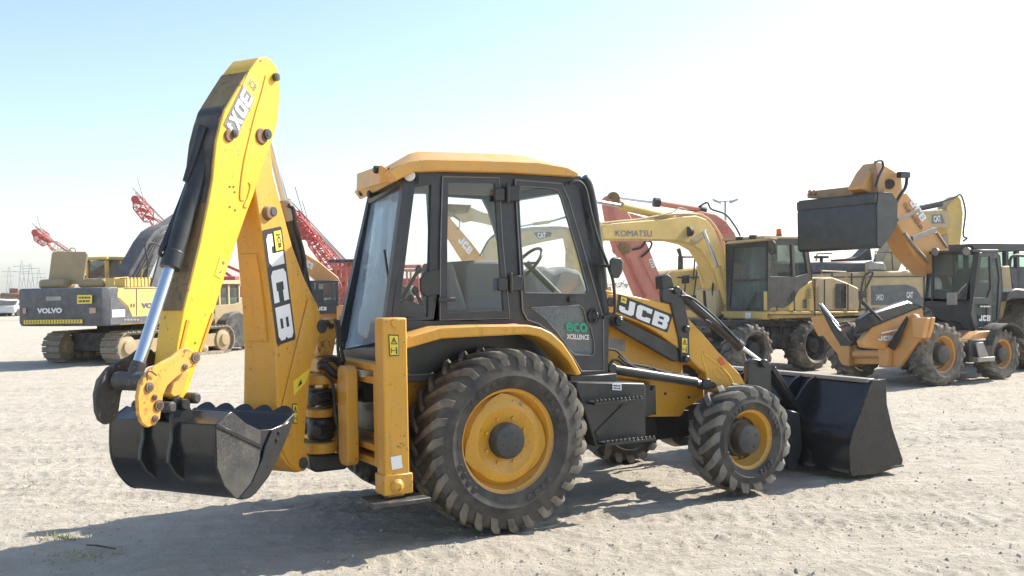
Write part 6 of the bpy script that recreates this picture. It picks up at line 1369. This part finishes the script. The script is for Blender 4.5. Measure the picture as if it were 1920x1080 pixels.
def ground():
    zz = np.concatenate([np.array([-60.0, -10, 0, 2.0]), np.arange(3.0, 12.5, .028), np.geomspace(12.6, 60, 170), np.geomspace(61, 4500, 60)])
    uu = np.concatenate([np.array([-60, -8, -2.2]), np.linspace(-.64, .64, 400), np.array([2.2, 8, 60])])
    Zg, Ug = np.meshgrid(zz, uu, indexing='ij'); Xg = Ug*np.maximum(np.abs(Zg), 6.0)
    H = np.zeros_like(Xg); TM = np.zeros_like(Xg)
    rng = np.random.default_rng(5)
    for k in range(46):                                               # low rolling unevenness
        wl = 10**rng.uniform(-.75, .75); an = rng.uniform(0, 2*math.pi); ph = rng.uniform(0, 6.28)
        H += wl**.75*.0011*np.sin((Xg*math.cos(an)+Zg*math.sin(an))*2*math.pi/wl+ph)
    def vnoise(wl, amp, sx=1.0, ang=0.0, sharp=False):
        G = rng.random((512, 512)); c, s = math.cos(ang), math.sin(ang)
        a = (Xg*c+Zg*s)/(wl*sx)+1000.3; b = (-Xg*s+Zg*c)/wl+1000.7; ai = np.floor(a).astype(int); bi = np.floor(b).astype(int); fa = a-ai; fb = b-bi
        fa = fa*fa*(3-2*fa); fb = fb*fb*(3-2*fb); g = lambda i, j: G[i % 512, j % 512]
        v = (g(ai, bi)*(1-fa)+g(ai+1, bi)*fa)*(1-fb)+(g(ai, bi+1)*(1-fa)+g(ai+1, bi+1)*fa)*fb
        return amp*(np.maximum(0, v-.62)*2.6 if sharp else (v-.5))
    near = np.clip((26-Zg)/12, 0, 1)
    H += (vnoise(.9, .010)+vnoise(.42, .006)+vnoise(.17, .005)+vnoise(.09, .006)+vnoise(.055, .007)+vnoise(.06, .014, 6, .20)+vnoise(.11, .014, 7, .12)+vnoise(.045, .008, 8, .28)+vnoise(.13, .016, sharp=True)*(vnoise(1.7, 1.0)>.08)+vnoise(.045, .012, sharp=True))*near
    def rut(x0, z0, ang, w, d, lug):
        c, s = math.cos(R(ang)), math.sin(R(ang)); u = (Xg-x0)*c+(Zg-z0)*s;  v = -(Xg-x0)*s+(Zg-z0)*c+.12*np.sin(u*.35)
        m_ = np.exp(-(v/w)**4); TM[:] = np.maximum(TM, m_*(.45+.55*np.clip(np.sin(u*2*math.pi/lug+np.abs(v)*14)*2, -.5, 1))); return -d*m_+d*1.2*m_*np.maximum(0, np.sin(u*2*math.pi/lug+np.abs(v)*14))*.6+d*.5*np.exp(-((np.abs(v)-w*1.25)/(w*.25))**2)
    for (x0, z0, ang, w_, d, lug) in ((-2, 10.2, 8, .22, .020, .17), (-2, 12.2, 9, .22, .020, .17), (3, 6.2, 14, .2, .017, .16), (2.0, 5.4, 16, .2, .015, .16), (-3.0, 8.7, -12, .2, .017, .16), (4, 12.5, -4, .25, .014, .2), (-6, 16, 3, .3, .014, .2), (-2, 11.0, 8, .22, .018, .17), (3.2, 7.4, 13, .2, .016, .16), (-4, 13.6, 7, .25, .016, .2), (4.4, 8.0, -9, .2, .015, .15), (5.5, 9.4, 32, .2, .010, .15), (0, 19, 1, .3, .014, .22)):
        H += rut(x0, z0, ang, w_, d, lug)
    far = np.clip((Zg-40)/60, 0, 1); H *= (1-far); H[Zg < 2.5] = 0
    n0, n1 = Xg.shape; co = np.stack([Xg, Zg, H], -1).reshape(-1, 3)
    idx = np.arange(n0*n1).reshape(n0, n1); f = np.stack([idx[:-1, :-1], idx[:-1, 1:], idx[1:, 1:], idx[1:, :-1]], -1).reshape(-1, 4)
    me = bpy.data.meshes.new('ground'); me.vertices.add(len(co)); me.vertices.foreach_set('co', co.ravel())
    me.loops.add(f.size); me.loops.foreach_set('vertex_index', f.ravel()); me.polygons.add(len(f)); me.polygons.foreach_set('loop_start', np.arange(0, f.size, 4)); me.polygons.foreach_set('loop_total', np.full(len(f), 4))
    me.polygons.foreach_set('use_smooth', [True]*len(f)); me.update(); me.validate()
    at_ = me.attributes.new('track_wear', 'FLOAT', 'POINT'); at_.data.foreach_set('value', TM.ravel().astype(np.float32))
    o = bpy.data.objects.new('ground', me); col.objects.link(o); tag(o, 'pale compacted gravel and sand of the yard, marked by tyres', 'ground', kind='structure')
    m, t, p = nodes('gravel_sand')
    a = mixc(t, noise_f(t, .35, 6, .6, .35, .65), (0.51, 0.455, 0.365), (0.585, 0.525, 0.43))
    b = mixc(t, noise_f(t, 3.0, 8, .7, .35, .65), a, (0.455, 0.40, 0.32))
    st = noise_f(t, 2.2, 8, .7, .50, .72, sc3=(.22, 1.6, 1)); b = mixc(t, mul(t, st, .6), b, (0.64, 0.59, 0.50))
    st2 = noise_f(t, 3.1, 8, .75, .54, .70, sc3=(.12, 2.2, 1)); b = mixc(t, mul(t, st2, .35), b, (0.36, 0.315, 0.25))
    g = noise_f(t, 45, 6, .8, .52, .66); b = mixc(t, mul(t, g, .40), b, (0.27, 0.245, 0.205))
    g2 = noise_f(t, 90, 3, .8, .56, .66); b = mixc(t, mul(t, g2, .45), b, (0.66, 0.61, 0.53))
    an = N(t, 'ShaderNodeAttribute'); an.attribute_name = 'track_wear'; b = mixc(t, mul(t, mul(t, an.outputs['Fac'], noise_f(t, 1.1, 5, .6, .3, .6)), .42), b, (0.37, 0.325, 0.26))
    t.links.new(b, p.inputs['Base Color']); p.inputs['Roughness'].default_value = .92; p.inputs['Specular IOR Level'].default_value = .2
    h = mul(t, mul(t, noise_f(t, 30, 8, .75, 0, 1), .6), mul(t, noise_f(t, 6, 8, .7, 0, 1), 1.2), 'ADD')
    h = mul(t, h, mul(t, noise_f(t, 1.8, 6, .7, 0, 1, sc3=(.35, 1.6, 1)), 1.2), 'ADD')
    bn = N(t, 'ShaderNodeBump'); bn.inputs['Strength'].default_value = .9; bn.inputs['Distance'].default_value = .05; t.links.new(h, bn.inputs['Height']); t.links.new(bn.outputs[0], p.inputs['Normal'])
    me.materials.append(m)
    # loose pebbles: uncountable, one object
    vs = []; fs = []; rr = random.Random(3)
    base = [(1, 0, 0), (-.5, .87, 0), (-.5, -.87, 0), (.1, .1, .8), (-.9, 0, .1)]
    for k in range(6500):
        z = 3.6*(16/3.6)**rr.random(); x = rr.uniform(-.6, .6)*z; s = rr.choice((.004, .005, .006, .007, .009, .012))*rr.uniform(.7, 1.3)
        if rr.random() < .01: s *= 1.8
        a = rr.uniform(0, 6.28); ca, sa = math.cos(a), math.sin(a); b0 = len(vs)
        for (u, v, q) in ((1, 0, 0), (.2, .9, 0), (-.9, .5, 0), (-.7, -.7, 0), (.4, -.9, 0), (.3, .1, .8), (-.4, 0, .7)):
            u *= s*rr.uniform(.8, 1.2); v *= s*rr.uniform(.8, 1.2); vs.append((x+u*ca-v*sa, z+u*sa+v*ca, q*s-.001+.001))
        fs += [(b0+0, b0+1, b0+5), (b0+1, b0+2, b0+6, b0+5), (b0+2, b0+3, b0+6), (b0+3, b0+4, b0+5, b0+6), (b0+4, b0+0, b0+5)]
    # lift pebbles onto the relief
    P = np.array(vs); zi = np.searchsorted(zz, P[:, 1]).clip(0, n0-1); ui = np.searchsorted(uu, P[:, 0]/np.maximum(np.abs(P[:, 1]), 6.0)).clip(0, n1-1); P[:, 2] += H[zi, ui]
    me = bpy.data.meshes.new('pebbles'); me.from_pydata([tuple(q) for q in P], [], fs); me.materials.append(paint('pebble_stone', (.38, .345, .29), .9, .1, .35, nscale=20, updust=0)); o = bpy.data.objects.new('pebbles', me); col.objects.link(o)
    tag(o, 'small loose stones scattered over the pale gravel yard', 'stones', kind='stuff')
ground()
def litter():
    p = WF.Z(163, 1027, .01); q = WF.Z(216, 1034, .02); m = MB(WF); m.path([p+Vector((0, 0, .02)), p.lerp(q, .4)+Vector((0, 0, .025)), q+Vector((0, 0, .02))], .007)
    tag(m.build('twig', paint('dead_wood', (.05, .04, .035), .9, .1, .2)), 'dark dry twig lying in the shade at the lower left', 'twig')
    rr = random.Random(4); m = MB(WF)
    for (px, py, n, sp) in ((105, 1010, 90, .10), (150, 1045, 70, .12)):
        c = WF.Z(px, py, 0)
        for k in range(n):
            b = c+Vector((rr.gauss(0, sp), rr.gauss(0, sp*.6), 0)); t = b+Vector((rr.gauss(0, .03), rr.gauss(0, .03), rr.uniform(.02, .05))); d = Vector((.004, .002, 0)); m.add([b-d, b+d, t], [(0, 1, 2)])
    tag(m.build('dry_grass', paint('dry_grass_blades', (.30, .29, .16), .8, .1, .3)), 'small dry grass tufts in the shade at the lower left', 'grass', kind='stuff')
litter()

def haze():
    m = bpy.data.materials.new('haze'); m.use_nodes = True; t = m.node_tree; t.nodes.remove(t.nodes['Principled BSDF'])
    v = t.nodes.new('ShaderNodeVolumePrincipled'); v.inputs['Color'].default_value = (.95, .96, 1, 1); v.inputs['Density'].default_value = HAZE; v.inputs['Anisotropy'].default_value = .6
    t.links.new(v.outputs[0], [n for n in t.nodes if n.type == 'OUTPUT_MATERIAL'][0].inputs['Volume'])
    b = MB(WF); b.box(-1500, 1500, -80, 1800, -1.5, 45); o = b.build('haze', m); tag(o, 'thin pale dust haze hanging over the whole yard', 'haze', kind='stuff')
HAZE = 0.0005
haze()
